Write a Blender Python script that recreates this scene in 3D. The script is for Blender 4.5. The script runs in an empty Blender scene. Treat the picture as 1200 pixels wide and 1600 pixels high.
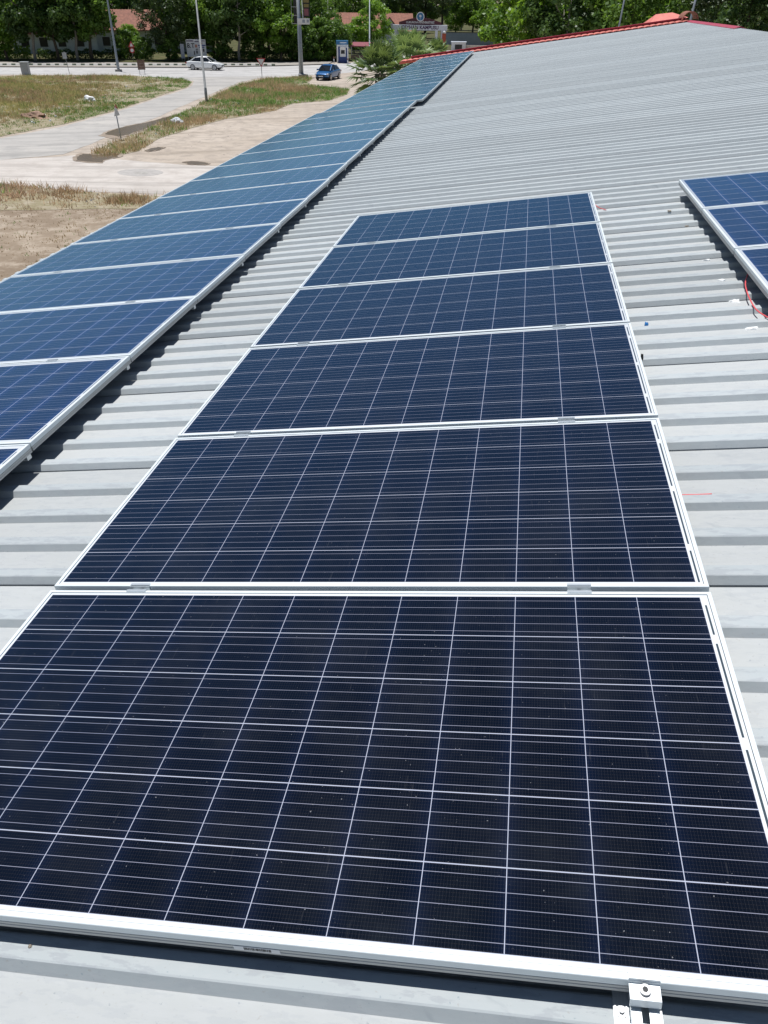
import bpy, bmesh, math, random
import numpy as np
from mathutils import Vector, Matrix
random.seed(7); RNG = np.random.default_rng(7)
S = bpy.context.scene
COL = S.collection

# ------------------------------------------------------------------ camera, light, exposure
A = 0.140905                      # roof pitch (rad)
HG = 7.5                          # eye height above the yard
CAM = Vector((1.329772, -0.675189, HG))
ROOF0 = HG - 1.562192             # height of the roof datum
_A = [[0.9868338272810282, 0.09882829724562292, -0.12803110949065705],
      [0.16137993067433298, -0.5490602018026234, 0.8200545181705964],
      [0.010747804865425897, -0.8299191903191493, -0.5577800841107375]]
RX = Vector([r[0] for r in _A]); RD = Vector([r[1] for r in _A]); RZ = Vector([r[2] for r in _A])
FPX = 1193.5985
cd = bpy.data.cameras.new('camera'); cam = bpy.data.objects.new('camera', cd); COL.objects.link(cam)
m = Matrix.Identity(4)
for i in range(3):
    m[i][0] = RX[i]; m[i][1] = -RD[i]; m[i][2] = -RZ[i]; m[i][3] = CAM[i]
cam.matrix_world = m
cd.sensor_fit = 'VERTICAL'; cd.sensor_height = 36; cd.lens = 36 * FPX / 1600
cd.clip_start = 0.05; cd.clip_end = 3000
S.camera = cam

w = bpy.data.worlds.new('World'); S.world = w; w.use_nodes = True
nt = w.node_tree; bg = nt.nodes['Background']
sky = nt.nodes.new('ShaderNodeTexSky'); sky.sky_type = 'NISHITA'; sky.sun_disc = False
sv = Vector((-0.03, 0.15, 1.0))                        # sun, in roof coordinates
SUN = Vector((math.cos(A) * sv.x - math.sin(A) * sv.z, sv.y, math.sin(A) * sv.x + math.cos(A) * sv.z)).normalized()
sky.sun_elevation = math.asin(SUN.z); sky.sun_rotation = math.atan2(SUN.x, SUN.y)
sky.air_density = 1.0; sky.dust_density = 0.2; sky.ozone_density = 2.0
nt.links.new(sky.outputs[0], bg.inputs[0]); bg.inputs[1].default_value = 0.062
ld = bpy.data.lights.new('sun', 'SUN'); sun = bpy.data.objects.new('sun', ld); COL.objects.link(sun)
ld.energy = 4.8; ld.angle = math.radians(0.53); ld.color = (1.0, 0.985, 0.965)
sun.rotation_euler = SUN.to_track_quat('Z', 'Y').to_euler()
S.view_settings.view_transform = 'Standard'; S.view_settings.look = 'None'
S.view_settings.exposure = 0.0; S.view_settings.gamma = 1.0
S.render.engine = 'CYCLES'

# ------------------------------------------------------------------ where things stand
def ray(px, py): return RX * (px - 600) + RD * (py - 800) + RZ * FPX
def G(px, py, z=0.0):             # point of the yard (height z) seen at photo position px, py
    d = ray(px, py); s = (z - CAM.z) / d.z
    return CAM + d * s
def RF(u, v, w=0.0):              # roof coordinates -> world
    return Vector((math.cos(A) * u - math.sin(A) * w, v, ROOF0 + math.sin(A) * u + math.cos(A) * w))
RROT = (0, -A, 0)
def scale_at(p): return FPX / ((p - CAM).dot(RZ))     # photo pixels per metre
def facing(p): d = p - CAM; return math.atan2(d.y, d.x) - math.pi / 2   # rotz so local -y looks at the camera

# ------------------------------------------------------------------ materials
def N(nt, t, **k):
    n = nt.nodes.new(t)
    for a, b in k.items(): setattr(n, a, b)
    return n
def pmat(name, col, rough=0.6, metal=0.0, noise=0.0, nscale=8.0, col2=None, bump=0.0, spec=0.5, coat=0.0, stretch=None):
    m = bpy.data.materials.new(name); m.use_nodes = True; t = m.node_tree; b = t.nodes['Principled BSDF']
    b.inputs['Base Color'].default_value = (*col, 1); b.inputs['Roughness'].default_value = rough
    b.inputs['Metallic'].default_value = metal; b.inputs['Specular IOR Level'].default_value = spec
    b.inputs['Coat Weight'].default_value = coat
    if noise > 0 or col2:
        tc = N(t, 'ShaderNodeTexCoord'); nz = N(t, 'ShaderNodeTexNoise'); nz.inputs['Scale'].default_value = nscale
        nz.inputs['Detail'].default_value = 8; nz.inputs['Roughness'].default_value = 0.65
        src = tc.outputs['Object']
        if stretch:
            mp = N(t, 'ShaderNodeMapping'); mp.inputs['Scale'].default_value = stretch
            t.links.new(src, mp.inputs[0]); src = mp.outputs[0]
        t.links.new(src, nz.inputs['Vector'])
        cr = N(t, 'ShaderNodeValToRGB'); cr.color_ramp.elements[0].position = 0.33; cr.color_ramp.elements[1].position = 0.67
        c2 = col2 or tuple(min(1, c * (1 + noise)) for c in col)
        c1 = col if col2 else tuple(c * (1 - noise) for c in col)
        cr.color_ramp.elements[0].color = (*c1, 1); cr.color_ramp.elements[1].color = (*c2, 1)
        t.links.new(nz.outputs['Fac'], cr.inputs[0]); t.links.new(cr.outputs[0], b.inputs['Base Color'])
        if bump:
            bp = N(t, 'ShaderNodeBump'); bp.inputs['Strength'].default_value = bump; bp.inputs['Distance'].default_value = 0.02
            t.links.new(nz.outputs['Fac'], bp.inputs['Height']); t.links.new(bp.outputs[0], b.inputs['Normal'])
    return m
def mth(t, op, a, b=None, c=None):
    n = N(t, 'ShaderNodeMath', operation=op)
    for i, x in enumerate((a, b, c)):
        if x is None: continue
        if isinstance(x, (int, float)): n.inputs[i].default_value = x
        else: t.links.new(x, n.inputs[i])
    return n.outputs[0]
def mixc(t, f, a, b):
    n = N(t, 'ShaderNodeMix', data_type='RGBA')
    for i, x in ((0, f), (6, a), (7, b)):
        if isinstance(x, (int, float)): n.inputs[i].default_value = x
        elif isinstance(x, tuple): n.inputs[i].default_value = (*x, 1)
        else: t.links.new(x, n.inputs[i])
    return n.outputs[2]
def ramp(t, x, p0, p1, c0=(0, 0, 0), c1=(1, 1, 1)):
    n = N(t, 'ShaderNodeValToRGB'); e = n.color_ramp.elements
    e[0].position = p0; e[1].position = p1; e[0].color = (*c0, 1); e[1].color = (*c1, 1)
    t.links.new(x, n.inputs[0]); return n.outputs[0]
def noise(t, vec, scale, detail=6, rough=0.6, sc=None):
    if sc:
        mp = N(t, 'ShaderNodeMapping'); mp.inputs['Scale'].default_value = sc; t.links.new(vec, mp.inputs[0]); vec = mp.outputs[0]
    n = N(t, 'ShaderNodeTexNoise'); n.inputs['Scale'].default_value = scale; n.inputs['Detail'].default_value = detail
    n.inputs['Roughness'].default_value = rough; t.links.new(vec, n.inputs['Vector']); return n.outputs['Fac']

PW, PH = 1.956, 1.003            # solar panel, metres
PP, PQ = 0.1588, 0.1602
MU, MV = 0.0195, (PH - 6 * PQ) / 2
def cell_material(name, cell, cell2, W, H, pu, pv, mu, mv, ior, gcol=(0.46, 0.80, 1.0), pw=2.6):
    m = bpy.data.materials.new(name); m.use_nodes = True; t = m.node_tree; b = t.nodes['Principled BSDF']
    tc = N(t, 'ShaderNodeTexCoord'); o = tc.outputs['Object']; sp = N(t, 'ShaderNodeSeparateXYZ'); t.links.new(o, sp.inputs[0])
    cu = mth(t, 'DIVIDE', mth(t, 'SUBTRACT', sp.outputs[0], mu), pu)
    cv = mth(t, 'DIVIDE', mth(t, 'SUBTRACT', sp.outputs[1], mv), pv)
    def inside(x, n): return mth(t, 'MULTIPLY', mth(t, 'GREATER_THAN', x, 0.0), mth(t, 'LESS_THAN', x, float(n)))
    ins = mth(t, 'MULTIPLY', inside(cu, 12), inside(cv, 6))
    def line(x, halfw):   # 1 near integers
        fr = mth(t, 'FRACT', x); d = mth(t, 'ABSOLUTE', mth(t, 'SUBTRACT', fr, 0.5))
        return mth(t, 'GREATER_THAN', d, 0.5 - halfw)
    gap = mth(t, 'MAXIMUM', line(cu, 0.0008 / pu), line(cv, 0.0012 / pv))
    bx = mth(t, 'DIVIDE', mth(t, 'SUBTRACT', mth(t, 'FRACT', cv), 0.1154), 0.1923)
    bus = line(bx, 0.00058 / (pv * 0.1923))
    dots = mth(t, 'MULTIPLY', line(mth(t, 'MULTIPLY', bx, 4.0), 0.06), mth(t, 'GREATER_THAN', mth(t, 'FRACT', mth(t, 'DIVIDE', sp.outputs[0], 0.0043)), 0.5))
    edge = mth(t, 'POWER', mth(t, 'MULTIPLY', mth(t, 'ABSOLUTE', mth(t, 'SUBTRACT', mth(t, 'FRACT', cu), 0.5)), 2.0), 4.0)
    fing = line(mth(t, 'DIVIDE', sp.outputs[0], 0.0062), 0.10)
    # per-cell tint
    cb = N(t, 'ShaderNodeCombineXYZ')
    t.links.new(mth(t, 'FLOOR', cu), cb.inputs[0]); t.links.new(mth(t, 'FLOOR', cv), cb.inputs[1])
    oi = N(t, 'ShaderNodeObjectInfo'); t.links.new(mth(t, 'MULTIPLY', oi.outputs['Random'], 91.0), cb.inputs[2])
    wn = N(t, 'ShaderNodeTexWhiteNoise'); t.links.new(cb.outputs[0], wn.inputs[0])
    ad = N(t, 'ShaderNodeVectorMath', operation='ADD'); t.links.new(o, ad.inputs[0])
    cb2 = N(t, 'ShaderNodeCombineXYZ'); t.links.new(mth(t, 'MULTIPLY', oi.outputs['Random'], 37.0), cb2.inputs[0]); t.links.new(cb2.outputs[0], ad.inputs[1])
    gr = noise(t, ad.outputs[0], 55, 4, 0.7)
    f = mth(t, 'ADD', mth(t, 'MULTIPLY', wn.outputs[0], 0.45), mth(t, 'MULTIPLY', gr, 0.55))
    c = mixc(t, f, cell, cell2)
    c = mixc(t, mth(t, 'MULTIPLY', edge, 0.8), c, tuple(q * 1.0 for q in (cell2[0] * 1.1, cell2[1] * 1.6, cell2[2] * 2.4)))
    c = mixc(t, mth(t, 'MULTIPLY', dots, 0.10), c, (0.20, 0.16, 0.12))
    c = mixc(t, mth(t, 'MULTIPLY', fing, 0.035), c, (0.20, 0.21, 0.26))
    c = mixc(t, mth(t, 'MULTIPLY', bus, 0.80), c, (0.33, 0.34, 0.43))
    c = mixc(t, mth(t, 'MULTIPLY', gap, 0.80), c, (0.52, 0.55, 0.66))
    # white margin with dark string ribbons at the right end
    e = mth(t, 'SUBTRACT', sp.outputs[0], mu + 12 * pu)
    bar = mth(t, 'MULTIPLY', mth(t, 'GREATER_THAN', e, 0.0065), mth(t, 'LESS_THAN', e, 0.0115))
    two = mth(t, 'FRACT', mth(t, 'MULTIPLY', mth(t, 'ADD', cv, 1.0), 0.5))
    bar = mth(t, 'MULTIPLY', bar, mth(t, 'MULTIPLY', mth(t, 'GREATER_THAN', two, 0.05), mth(t, 'LESS_THAN', two, 0.95)))
    bar = mth(t, 'MULTIPLY', bar, inside(cv, 5.8))
    mg = mixc(t, bar, (0.72, 0.74, 0.74), (0.055, 0.075, 0.09))
    ed = mth(t, 'MINIMUM', mth(t, 'MINIMUM', sp.outputs[0], mth(t, 'SUBTRACT', W, sp.outputs[0])), mth(t, 'MINIMUM', sp.outputs[1], mth(t, 'SUBTRACT', H, sp.outputs[1])))
    mg = mixc(t, mth(t, 'LESS_THAN', ed, 0.0125), mg, (0.10, 0.11, 0.12))  # dark sealant seam, with the frame lip's inner shadow painted into it
    c = mixc(t, ins, mg, c)
    # dust specks and thin film of dirt
    du = noise(t, ad.outputs[0], 170, 2, 0.5); spk = ramp(t, du, 0.745, 0.78)
    fl = ramp(t, noise(t, ad.outputs[0], 3.5, 7, 0.7), 0.45, 0.8)
    sc = noise(t, ad.outputs[0], 30, 3, 0.6, (3.0, 0.25, 1)); scr = ramp(t, sc, 0.66, 0.76)
    c = mixc(t, mth(t, 'MULTIPLY', spk, 0.55), c, (0.35, 0.35, 0.36))
    c = mixc(t, mth(t, 'MULTIPLY', fl, 0.022), c, (0.40, 0.37, 0.32))
    c = mixc(t, mth(t, 'MULTIPLY', scr, 0.05), c, (0.45, 0.45, 0.45))
    t.links.new(c, b.inputs['Base Color'])
    b.inputs['Specular IOR Level'].default_value = 0.0; b.inputs['Roughness'].default_value = 0.6
    # blue anti-reflection coated glass over the cells
    gl = N(t, 'ShaderNodeBsdfGlossy'); gl.inputs['Color'].default_value = (*gcol, 1)
    t.links.new(ramp(t, fl, 0, 1, (0.13,) * 3, (0.22,) * 3), gl.inputs['Roughness'])
    lw = N(t, 'ShaderNodeLayerWeight'); lw.inputs[0].default_value = 0.5
    fac = mth(t, 'ADD', mth(t, 'MULTIPLY', mth(t, 'POWER', lw.outputs['Facing'], pw), ior), 0.022)
    fac = mth(t, 'MULTIPLY', fac, mth(t, 'SUBTRACT', 1.0, mth(t, 'MULTIPLY', mth(t, 'MULTIPLY', gap, ins), 0.7)))
    mx = N(t, 'ShaderNodeMixShader'); t.links.new(fac, mx.inputs[0]); t.links.new(b.outputs[0], mx.inputs[1]); t.links.new(gl.outputs[0], mx.inputs[2])
    t.links.new(mx.outputs[0], t.nodes['Material Output'].inputs[0])
    return m
M = {}
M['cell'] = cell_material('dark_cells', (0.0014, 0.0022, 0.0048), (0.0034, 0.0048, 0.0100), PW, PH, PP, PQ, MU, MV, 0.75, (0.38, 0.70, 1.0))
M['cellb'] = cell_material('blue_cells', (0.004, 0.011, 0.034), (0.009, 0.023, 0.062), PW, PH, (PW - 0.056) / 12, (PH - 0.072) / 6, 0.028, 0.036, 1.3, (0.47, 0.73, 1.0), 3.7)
M['alu'] = pmat('anodised_aluminium', (0.74, 0.79, 0.80), 0.4, 0.1, 0.03, 20, spec=0.5)
M['alu_shaded'] = pmat('aluminium_shaded_side', (0.42, 0.43, 0.43), 0.4, 0.5, 0.03, 20)  # frame sides: shade of the gaps between panels put into a darker base
M['alu2'] = pmat('brushed_aluminium', (0.66, 0.70, 0.72), 0.34, 0.6, 0.05, 40)
M['steel'] = pmat('zinc_steel', (0.45, 0.46, 0.47), 0.4, 0.7, 0.1, 30)

def roof_material():
    m = bpy.data.materials.new('painted_roof_sheet'); m.use_nodes = True; t = m.node_tree; b = t.nodes['Principled BSDF']
    tc = N(t, 'ShaderNodeTexCoord'); o = tc.outputs['Object']; sp = N(t, 'ShaderNodeSeparateXYZ'); t.links.new(o, sp.inputs[0])
    big = noise(t, o, 0.8, 6, 0.65, (0.5, 1, 1)); fine = noise(t, o, 30, 5, 0.65, (0.6, 1.6, 1))
    scuff = noise(t, o, 34, 5, 0.65, (0.4, 1.5, 1)); dirt = noise(t, o, 90, 3, 0.6)
    crest = mth(t, 'GREATER_THAN', sp.outputs[2], -0.0802)
    pan = mth(t, 'LESS_THAN', sp.outputs[2], -0.1025)
    c = mixc(t, big, (0.285, 0.338, 0.368), (0.335, 0.383, 0.405))
    c = mixc(t, mth(t, 'MULTIPLY', pan, 0.6), c, (0.37, 0.377, 0.373))
    c = mixc(t, mth(t, 'MULTIPLY', ramp(t, fine, 0.46, 0.60), 0.22), c, (0.40, 0.42, 0.44))
    sc = ramp(t, scuff, 0.52, 0.57)
    c = mixc(t, mth(t, 'MULTIPLY', sc, mth(t, 'ADD', mth(t, 'MULTIPLY', crest, 0.34), 0.22)), c, (0.20, 0.235, 0.28))
    st = noise(t, o, 5, 6, 0.7, (0.25, 5.0, 1)); c = mixc(t, mth(t, 'MULTIPLY', ramp(t, st, 0.54, 0.68), 0.24), c, (0.24, 0.265, 0.29))
    c = mixc(t, mth(t, 'MULTIPLY', ramp(t, dirt, 0.66, 0.74), 0.5), c, (0.20, 0.18, 0.16))
    c = mixc(t, mth(t, 'MULTIPLY', ramp(t, dirt, 0.30, 0.24), 0.25), c, (0.75, 0.74, 0.70))
    # each sheet has weathered a little differently
    wn = N(t, 'ShaderNodeTexWhiteNoise', noise_dimensions='1D'); t.links.new(mth(t, 'FLOOR', mth(t, 'DIVIDE', mth(t, 'SUBTRACT', sp.outputs[1], 0.345), 0.8)), wn.inputs['W'])
    hs = N(t, 'ShaderNodeHueSaturation'); t.links.new(c, hs.inputs['Color']); t.links.new(mth(t, 'ADD', mth(t, 'MULTIPLY', wn.outputs[0], 0.14), 0.93), hs.inputs['Value']); c = hs.outputs[0]
    # faint footmarks
    mp = N(t, 'ShaderNodeMapping'); mp.inputs['Rotation'].default_value = (0, 0, 0.5); t.links.new(o, mp.inputs[0])
    sn = noise(t, mp.outputs[0], 7.0, 4, 0.6, (1, 3.5, 1)); gate = ramp(t, noise(t, o, 1.1, 2, 0.5), 0.52, 0.62)
    c = mixc(t, mth(t, 'MULTIPLY', mth(t, 'MULTIPLY', ramp(t, sn, 0.58, 0.66), gate), 0.25), c, (0.22, 0.25, 0.28))
    t.links.new(c, b.inputs['Base Color']); b.inputs['Roughness'].default_value = 0.6
    b.inputs['Specular IOR Level'].default_value = 0.18
    bp = N(t, 'ShaderNodeBump'); bp.inputs['Strength'].default_value = 0.12; bp.inputs['Distance'].default_value = 0.004
    t.links.new(fine, bp.inputs['Height']); t.links.new(bp.outputs[0], b.inputs['Normal'])
    return m
M['roof'] = roof_material()
M['tile'] = pmat('red_roof_tile', (0.66, 0.20, 0.16), 0.7, 0, 0.15, 6)
M['tile2'] = pmat('orange_roof_tile', (0.26, 0.105, 0.068), 0.8, 0, 0.3, 2.2)
M['flash'] = pmat('dark_red_flashing', (0.40, 0.05, 0.085), 0.5, 0, 0.15, 3)
M['plaster'] = pmat('white_plaster', (0.62, 0.64, 0.66), 0.85, 0, 0.12, 1.5)
M['plasterb'] = pmat('cream_plaster', (0.55, 0.50, 0.43), 0.85, 0, 0.12, 1.5)
M['dark'] = pmat('dark_opening', (0.012, 0.014, 0.016), 0.3)
M['galv'] = pmat('galvanised_pole', (0.33, 0.36, 0.39), 0.45, 0.3, 0.12, 4)
M['pole_dull'] = pmat('weathered_pole', (0.26, 0.27, 0.27), 0.6, 0.2, 0.2, 4)
M['concrete'] = pmat('concrete', (0.36, 0.34, 0.31), 0.9, 0, 0.25, 5, bump=0.3)
M['white'] = pmat('white_paint', (0.78, 0.78, 0.78), 0.5, 0, 0.05, 4)
M['red'] = pmat('red_paint', (0.45, 0.03, 0.035), 0.5)
M['blue'] = pmat('blue_paint', (0.02, 0.055, 0.22), 0.45)
M['teal'] = pmat('blue_sign', (0.03, 0.16, 0.34), 0.45)
M['maroon'] = pmat('maroon_board', (0.085, 0.014, 0.028), 0.5, 0, 0.1, 3)
M['beam'] = pmat('pale_grey_beam', (0.62, 0.65, 0.70), 0.6, 0, 0.06, 2)
M['navy'] = pmat('dark_letters', (0.05, 0.012, 0.07), 0.5)
M['brick'] = pmat('red_brick', (0.38, 0.085, 0.045), 0.8, 0, 0.2, 9)
M['wallgrey'] = pmat('grey_blue_wall', (0.33, 0.36, 0.42), 0.8, 0, 0.1, 0.6)
M['brown'] = pmat('rusty_board', (0.17, 0.10, 0.075), 0.8, 0, 0.4, 7)
M['cabinet'] = pmat('grey_cabinet', (0.40, 0.42, 0.43), 0.6, 0, 0.12, 3)
M['wire'] = pmat('red_wire', (0.75, 0.10, 0.11), 0.5)
M['black'] = pmat('black_plastic', (0.015, 0.015, 0.017), 0.5)
M['foil'] = pmat('white_scrap', (0.78, 0.79, 0.78), 0.5, 0, 0.25, 60)
M['debris'] = pmat('dried_mud', (0.42, 0.36, 0.29), 0.95, 0, 0.5, 120, bump=0.6)
M['bluebit'] = pmat('blue_plastic', (0.03, 0.22, 0.55), 0.4)
M['glass'] = pmat('car_glass', (0.012, 0.016, 0.02), 0.08, 0, spec=0.6)
M['tyre'] = pmat('tyre_rubber', (0.02, 0.02, 0.021), 0.8)
M['rim'] = pmat('wheel_rim', (0.5, 0.51, 0.53), 0.35, 0.6)
M['carw'] = pmat('white_car_paint', (0.86, 0.87, 0.87), 0.25, 0, coat=0.6)
M['carb'] = pmat('blue_car_paint', (0.012, 0.11, 0.30), 0.28, 0.25, coat=0.8)
M['lamp'] = pmat('headlight_glass', (0.6, 0.62, 0.64), 0.1, 0.2)
M['taill'] = pmat('tail_light', (0.35, 0.015, 0.015), 0.25)
M['bark'] = pmat('bark', (0.11, 0.085, 0.06), 0.9, 0, 0.4, 8, bump=0.5)
M['barkp'] = pmat('pale_bark', (0.30, 0.27, 0.23), 0.9, 0, 0.3, 6, bump=0.4)
M['barkd'] = pmat('pine_bark', (0.05, 0.033, 0.026), 0.95, 0, 0.4, 8, bump=0.5)
def leaf_material(name, c1, c2, tr=0.35, sc=0.6):
    m = bpy.data.materials.new(name); m.use_nodes = True; t = m.node_tree; out = t.nodes['Material Output']; b = t.nodes['Principled BSDF']
    tc = N(t, 'ShaderNodeTexCoord'); oi = N(t, 'ShaderNodeObjectInfo')
    nz = noise(t, tc.outputs['Object'], sc, 5, 0.7)
    f = mth(t, 'ADD', mth(t, 'MULTIPLY', nz, 1.6), mth(t, 'MULTIPLY', mth(t, 'SUBTRACT', oi.outputs['Random'], 0.5), 0.5))
    c = ramp(t, mth(t, 'SUBTRACT', f, 0.3), 0.15, 0.85, c1, c2)
    t.links.new(c, b.inputs['Base Color']); b.inputs['Roughness'].default_value = 0.45; b.inputs['Specular IOR Level'].default_value = 0.4
    tl = N(t, 'ShaderNodeBsdfTranslucent'); t.links.new(mixc(t, 0.5, c, (c2[0] * 1.6, c2[1] * 1.5, c2[2] * 0.7)), tl.inputs[0])
    mx = N(t, 'ShaderNodeMixShader'); mx.inputs[0].default_value = tr
    t.links.new(b.outputs[0], mx.inputs[1]); t.links.new(tl.outputs[0], mx.inputs[2]); t.links.new(mx.outputs[0], out.inputs[0])
    return m
M['leaf'] = leaf_material('broad_leaf', (0.045, 0.10, 0.018), (0.16, 0.28, 0.05), 0.45)
M['leafl'] = leaf_material('light_leaf', (0.085, 0.18, 0.022), (0.24, 0.40, 0.06), 0.5)
M['leafd'] = leaf_material('dark_leaf', (0.032, 0.072, 0.018), (0.11, 0.19, 0.05), 0.4)
M['needle'] = leaf_material('pine_needle', (0.03, 0.06, 0.022), (0.12, 0.17, 0.065), 0.3)
M['frond'] = leaf_material('palm_frond', (0.05, 0.10, 0.035), (0.33, 0.45, 0.19), 0.25, 3.2)

def attr_leaf(name, rough=0.8, tr=0.25):
    m = bpy.data.materials.new(name); m.use_nodes = True; t = m.node_tree; b = t.nodes['Principled BSDF']; out = t.nodes['Material Output']
    at = N(t, 'ShaderNodeAttribute'); at.attribute_name = 'tint'
    t.links.new(at.outputs[0], b.inputs['Base Color']); b.inputs['Roughness'].default_value = rough
    tl = N(t, 'ShaderNodeBsdfTranslucent'); t.links.new(at.outputs[0], tl.inputs[0]); mx = N(t, 'ShaderNodeMixShader'); mx.inputs[0].default_value = tr
    t.links.new(b.outputs[0], mx.inputs[1]); t.links.new(tl.outputs[0], mx.inputs[2]); t.links.new(mx.outputs[0], out.inputs[0])
    return m
M['grass'] = attr_leaf('grass_blades', 0.8, 0.45)

def ground_material(name, c1, c2, c3, s1=0.12, s2=1.3, s3=14, rough=0.95, tracks=0.0):
    m = bpy.data.materials.new(name); m.use_nodes = True; t = m.node_tree; b = t.nodes['Principled BSDF']
    tc = N(t, 'ShaderNodeTexCoord'); o = tc.outputs['Object']
    a = noise(t, o, s1, 6, 0.65); d = noise(t, o, s2, 8, 0.7); e = noise(t, o, s3, 4, 0.7)
    c = mixc(t, ramp(t, a, 0.35, 0.65), c1, c2)
    c = mixc(t, mth(t, 'MULTIPLY', ramp(t, d, 0.46, 0.62), 0.9), c, c3)
    c = mixc(t, mth(t, 'MULTIPLY', ramp(t, e, 0.55, 0.75), 0.35), c, tuple(x * 0.55 for x in c1))
    if tracks:
        rot = N(t, 'ShaderNodeMapping'); rot.inputs['Rotation'].default_value = (0, 0, -tracks); t.links.new(o, rot.inputs[0])
        s = noise(t, rot.outputs[0], 1.0, 6, 0.7, (0.06, 1.1, 1)); c = mixc(t, mth(t, 'MULTIPLY', ramp(t, s, 0.48, 0.62), 0.75), c, tuple(x * 0.68 for x in c1))
    t.links.new(c, b.inputs['Base Color']); b.inputs['Roughness'].default_value = rough; b.inputs['Specular IOR Level'].default_value = 0.2
    bp = N(t, 'ShaderNodeBump'); bp.inputs['Strength'].default_value = 0.5; bp.inputs['Distance'].default_value = 0.05
    t.links.new(d, bp.inputs['Height']); t.links.new(bp.outputs[0], b.inputs['Normal'])
    return m
M['dirt'] = ground_material('sandy_dirt', (0.44, 0.37, 0.30), (0.52, 0.45, 0.38), (0.34, 0.29, 0.245), tracks=0.5)
M['asphalt'] = ground_material('bleached_asphalt', (0.47, 0.455, 0.44), (0.53, 0.515, 0.495), (0.40, 0.39, 0.375), 0.1, 0.7, 20, tracks=0.19)
M['asphalt2'] = ground_material('worn_side_road', (0.42, 0.40, 0.375), (0.50, 0.47, 0.43), (0.36, 0.345, 0.325), 0.15, 0.6, 20, tracks=0.45)
M['track'] = ground_material('pale_track', (0.53, 0.485, 0.44), (0.58, 0.535, 0.49), (0.45, 0.405, 0.365), 0.15, 0.8, 18, tracks=0.15)
M['field'] = ground_material('dry_field', (0.23, 0.175, 0.125), (0.31, 0.245, 0.18), (0.42, 0.35, 0.275), 0.25, 1.0, 9)
M['soil'] = ground_material('weedy_soil', (0.24, 0.205, 0.125), (0.29, 0.25, 0.155), (0.40, 0.345, 0.26), 0.2, 1.2, 9)
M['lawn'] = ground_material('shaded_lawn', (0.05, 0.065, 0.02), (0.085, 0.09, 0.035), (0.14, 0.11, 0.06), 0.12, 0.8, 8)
M['pave'] = ground_material('paving', (0.34, 0.31, 0.28), (0.40, 0.37, 0.33), (0.27, 0.25, 0.22), 0.2, 1.2, 10)
M['mud'] = pmat('wet_mud', (0.31, 0.25, 0.195), 0.7, 0, 0.25, 1.5, spec=0.2)
M['water'] = pmat('brown_puddle', (0.15, 0.105, 0.06), 0.22, 0, 0.15, 2, spec=0.2)

# ------------------------------------------------------------------ mesh builder
class MB:
    def __init__(s): s.v = []; s.f = []; s.mi = []; s.mats = []; s.cur = 0
    def mat(s, m):
        if m not in s.mats: s.mats.append(m)
        s.cur = s.mats.index(m); return s
    def add(s, vs, fs):
        n = len(s.v); s.v += [tuple(v) for v in vs]
        for f in fs: s.f.append([n + i for i in f]); s.mi.append(s.cur)
        return s
    def box(s, x0, x1, y0, y1, z0, z1):
        return s.add([(x0, y0, z0), (x1, y0, z0), (x1, y1, z0), (x0, y1, z0), (x0, y0, z1), (x1, y0, z1), (x1, y1, z1), (x0, y1, z1)],
              [(0, 3, 2, 1), (4, 5, 6, 7), (0, 1, 5, 4), (1, 2, 6, 5), (2, 3, 7, 6), (3, 0, 4, 7)])
    def bar(s, a, b, wx, wz):     # box between two points
        a, b = Vector(a), Vector(b); d = (b - a).normalized(); up = Vector((0, 0, 1)) if abs(d.z) < .9 else Vector((0, 1, 0))
        x = d.cross(up).normalized() * wx / 2; z = x.cross(d).normalized() * wz / 2
        return s.add([a - x - z, a + x - z, a + x + z, a - x + z, b - x - z, b + x - z, b + x + z, b - x + z],
              [(0, 1, 2, 3), (7, 6, 5, 4), (0, 4, 5, 1), (1, 5, 6, 2), (2, 6, 7, 3), (3, 7, 4, 0)])
    def tube(s, pts, rad, n=10, cap=True):
        pts = [Vector(p) for p in pts]; rad = rad if isinstance(rad, (list, tuple)) else [rad] * len(pts)
        vs = []; fs = []; x = None
        for i, p in enumerate(pts):
            d = (pts[min(i + 1, len(pts) - 1)] - pts[max(i - 1, 0)]).normalized()
            if x is None: x = d.orthogonal().normalized()
            x = (x - d * x.dot(d)).normalized(); y = d.cross(x)
            for k in range(n):
                a = 2 * math.pi * k / n; vs.append(p + (x * math.cos(a) + y * math.sin(a)) * rad[i])
        for i in range(len(pts) - 1):
            for k in range(n):
                k2 = (k + 1) % n; fs.append((i * n + k, i * n + k2, (i + 1) * n + k2, (i + 1) * n + k))
        if cap: fs.append(tuple(range(n - 1, -1, -1))); fs.append(tuple((len(pts) - 1) * n + k for k in range(n)))
        return s.add(vs, fs)
    def prism(s, poly, axis, a, b):   # poly: 2-D outline swept along axis
        def P(p, h):
            return {'x': (h, p[0], p[1]), 'y': (p[0], h, p[1]), 'z': (p[0], p[1], h)}[axis]
        n = len(poly)
        return s.add([P(p, a) for p in poly] + [P(p, b) for p in poly],
              [tuple(range(n - 1, -1, -1)), tuple(range(n, 2 * n))] + [(i, (i + 1) % n, n + (i + 1) % n, n + i) for i in range(n)])
    def build(s, name, m=None, parent=None, smooth=False):
        me = bpy.data.meshes.new(name); me.from_pydata(s.v, [], s.f)
        for x in (s.mats or [m]): me.materials.append(x)
        if s.mats: me.polygons.foreach_set('material_index', s.mi)
        bm = bmesh.new(); bm.from_mesh(me); bmesh.ops.recalc_face_normals(bm, faces=bm.faces); bm.to_mesh(me); bm.free()
        if smooth: me.polygons.foreach_set('use_smooth', [True] * len(me.polygons))
        o = bpy.data.objects.new(name, me); COL.objects.link(o)
        if parent: o.parent = parent
        return o
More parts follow.
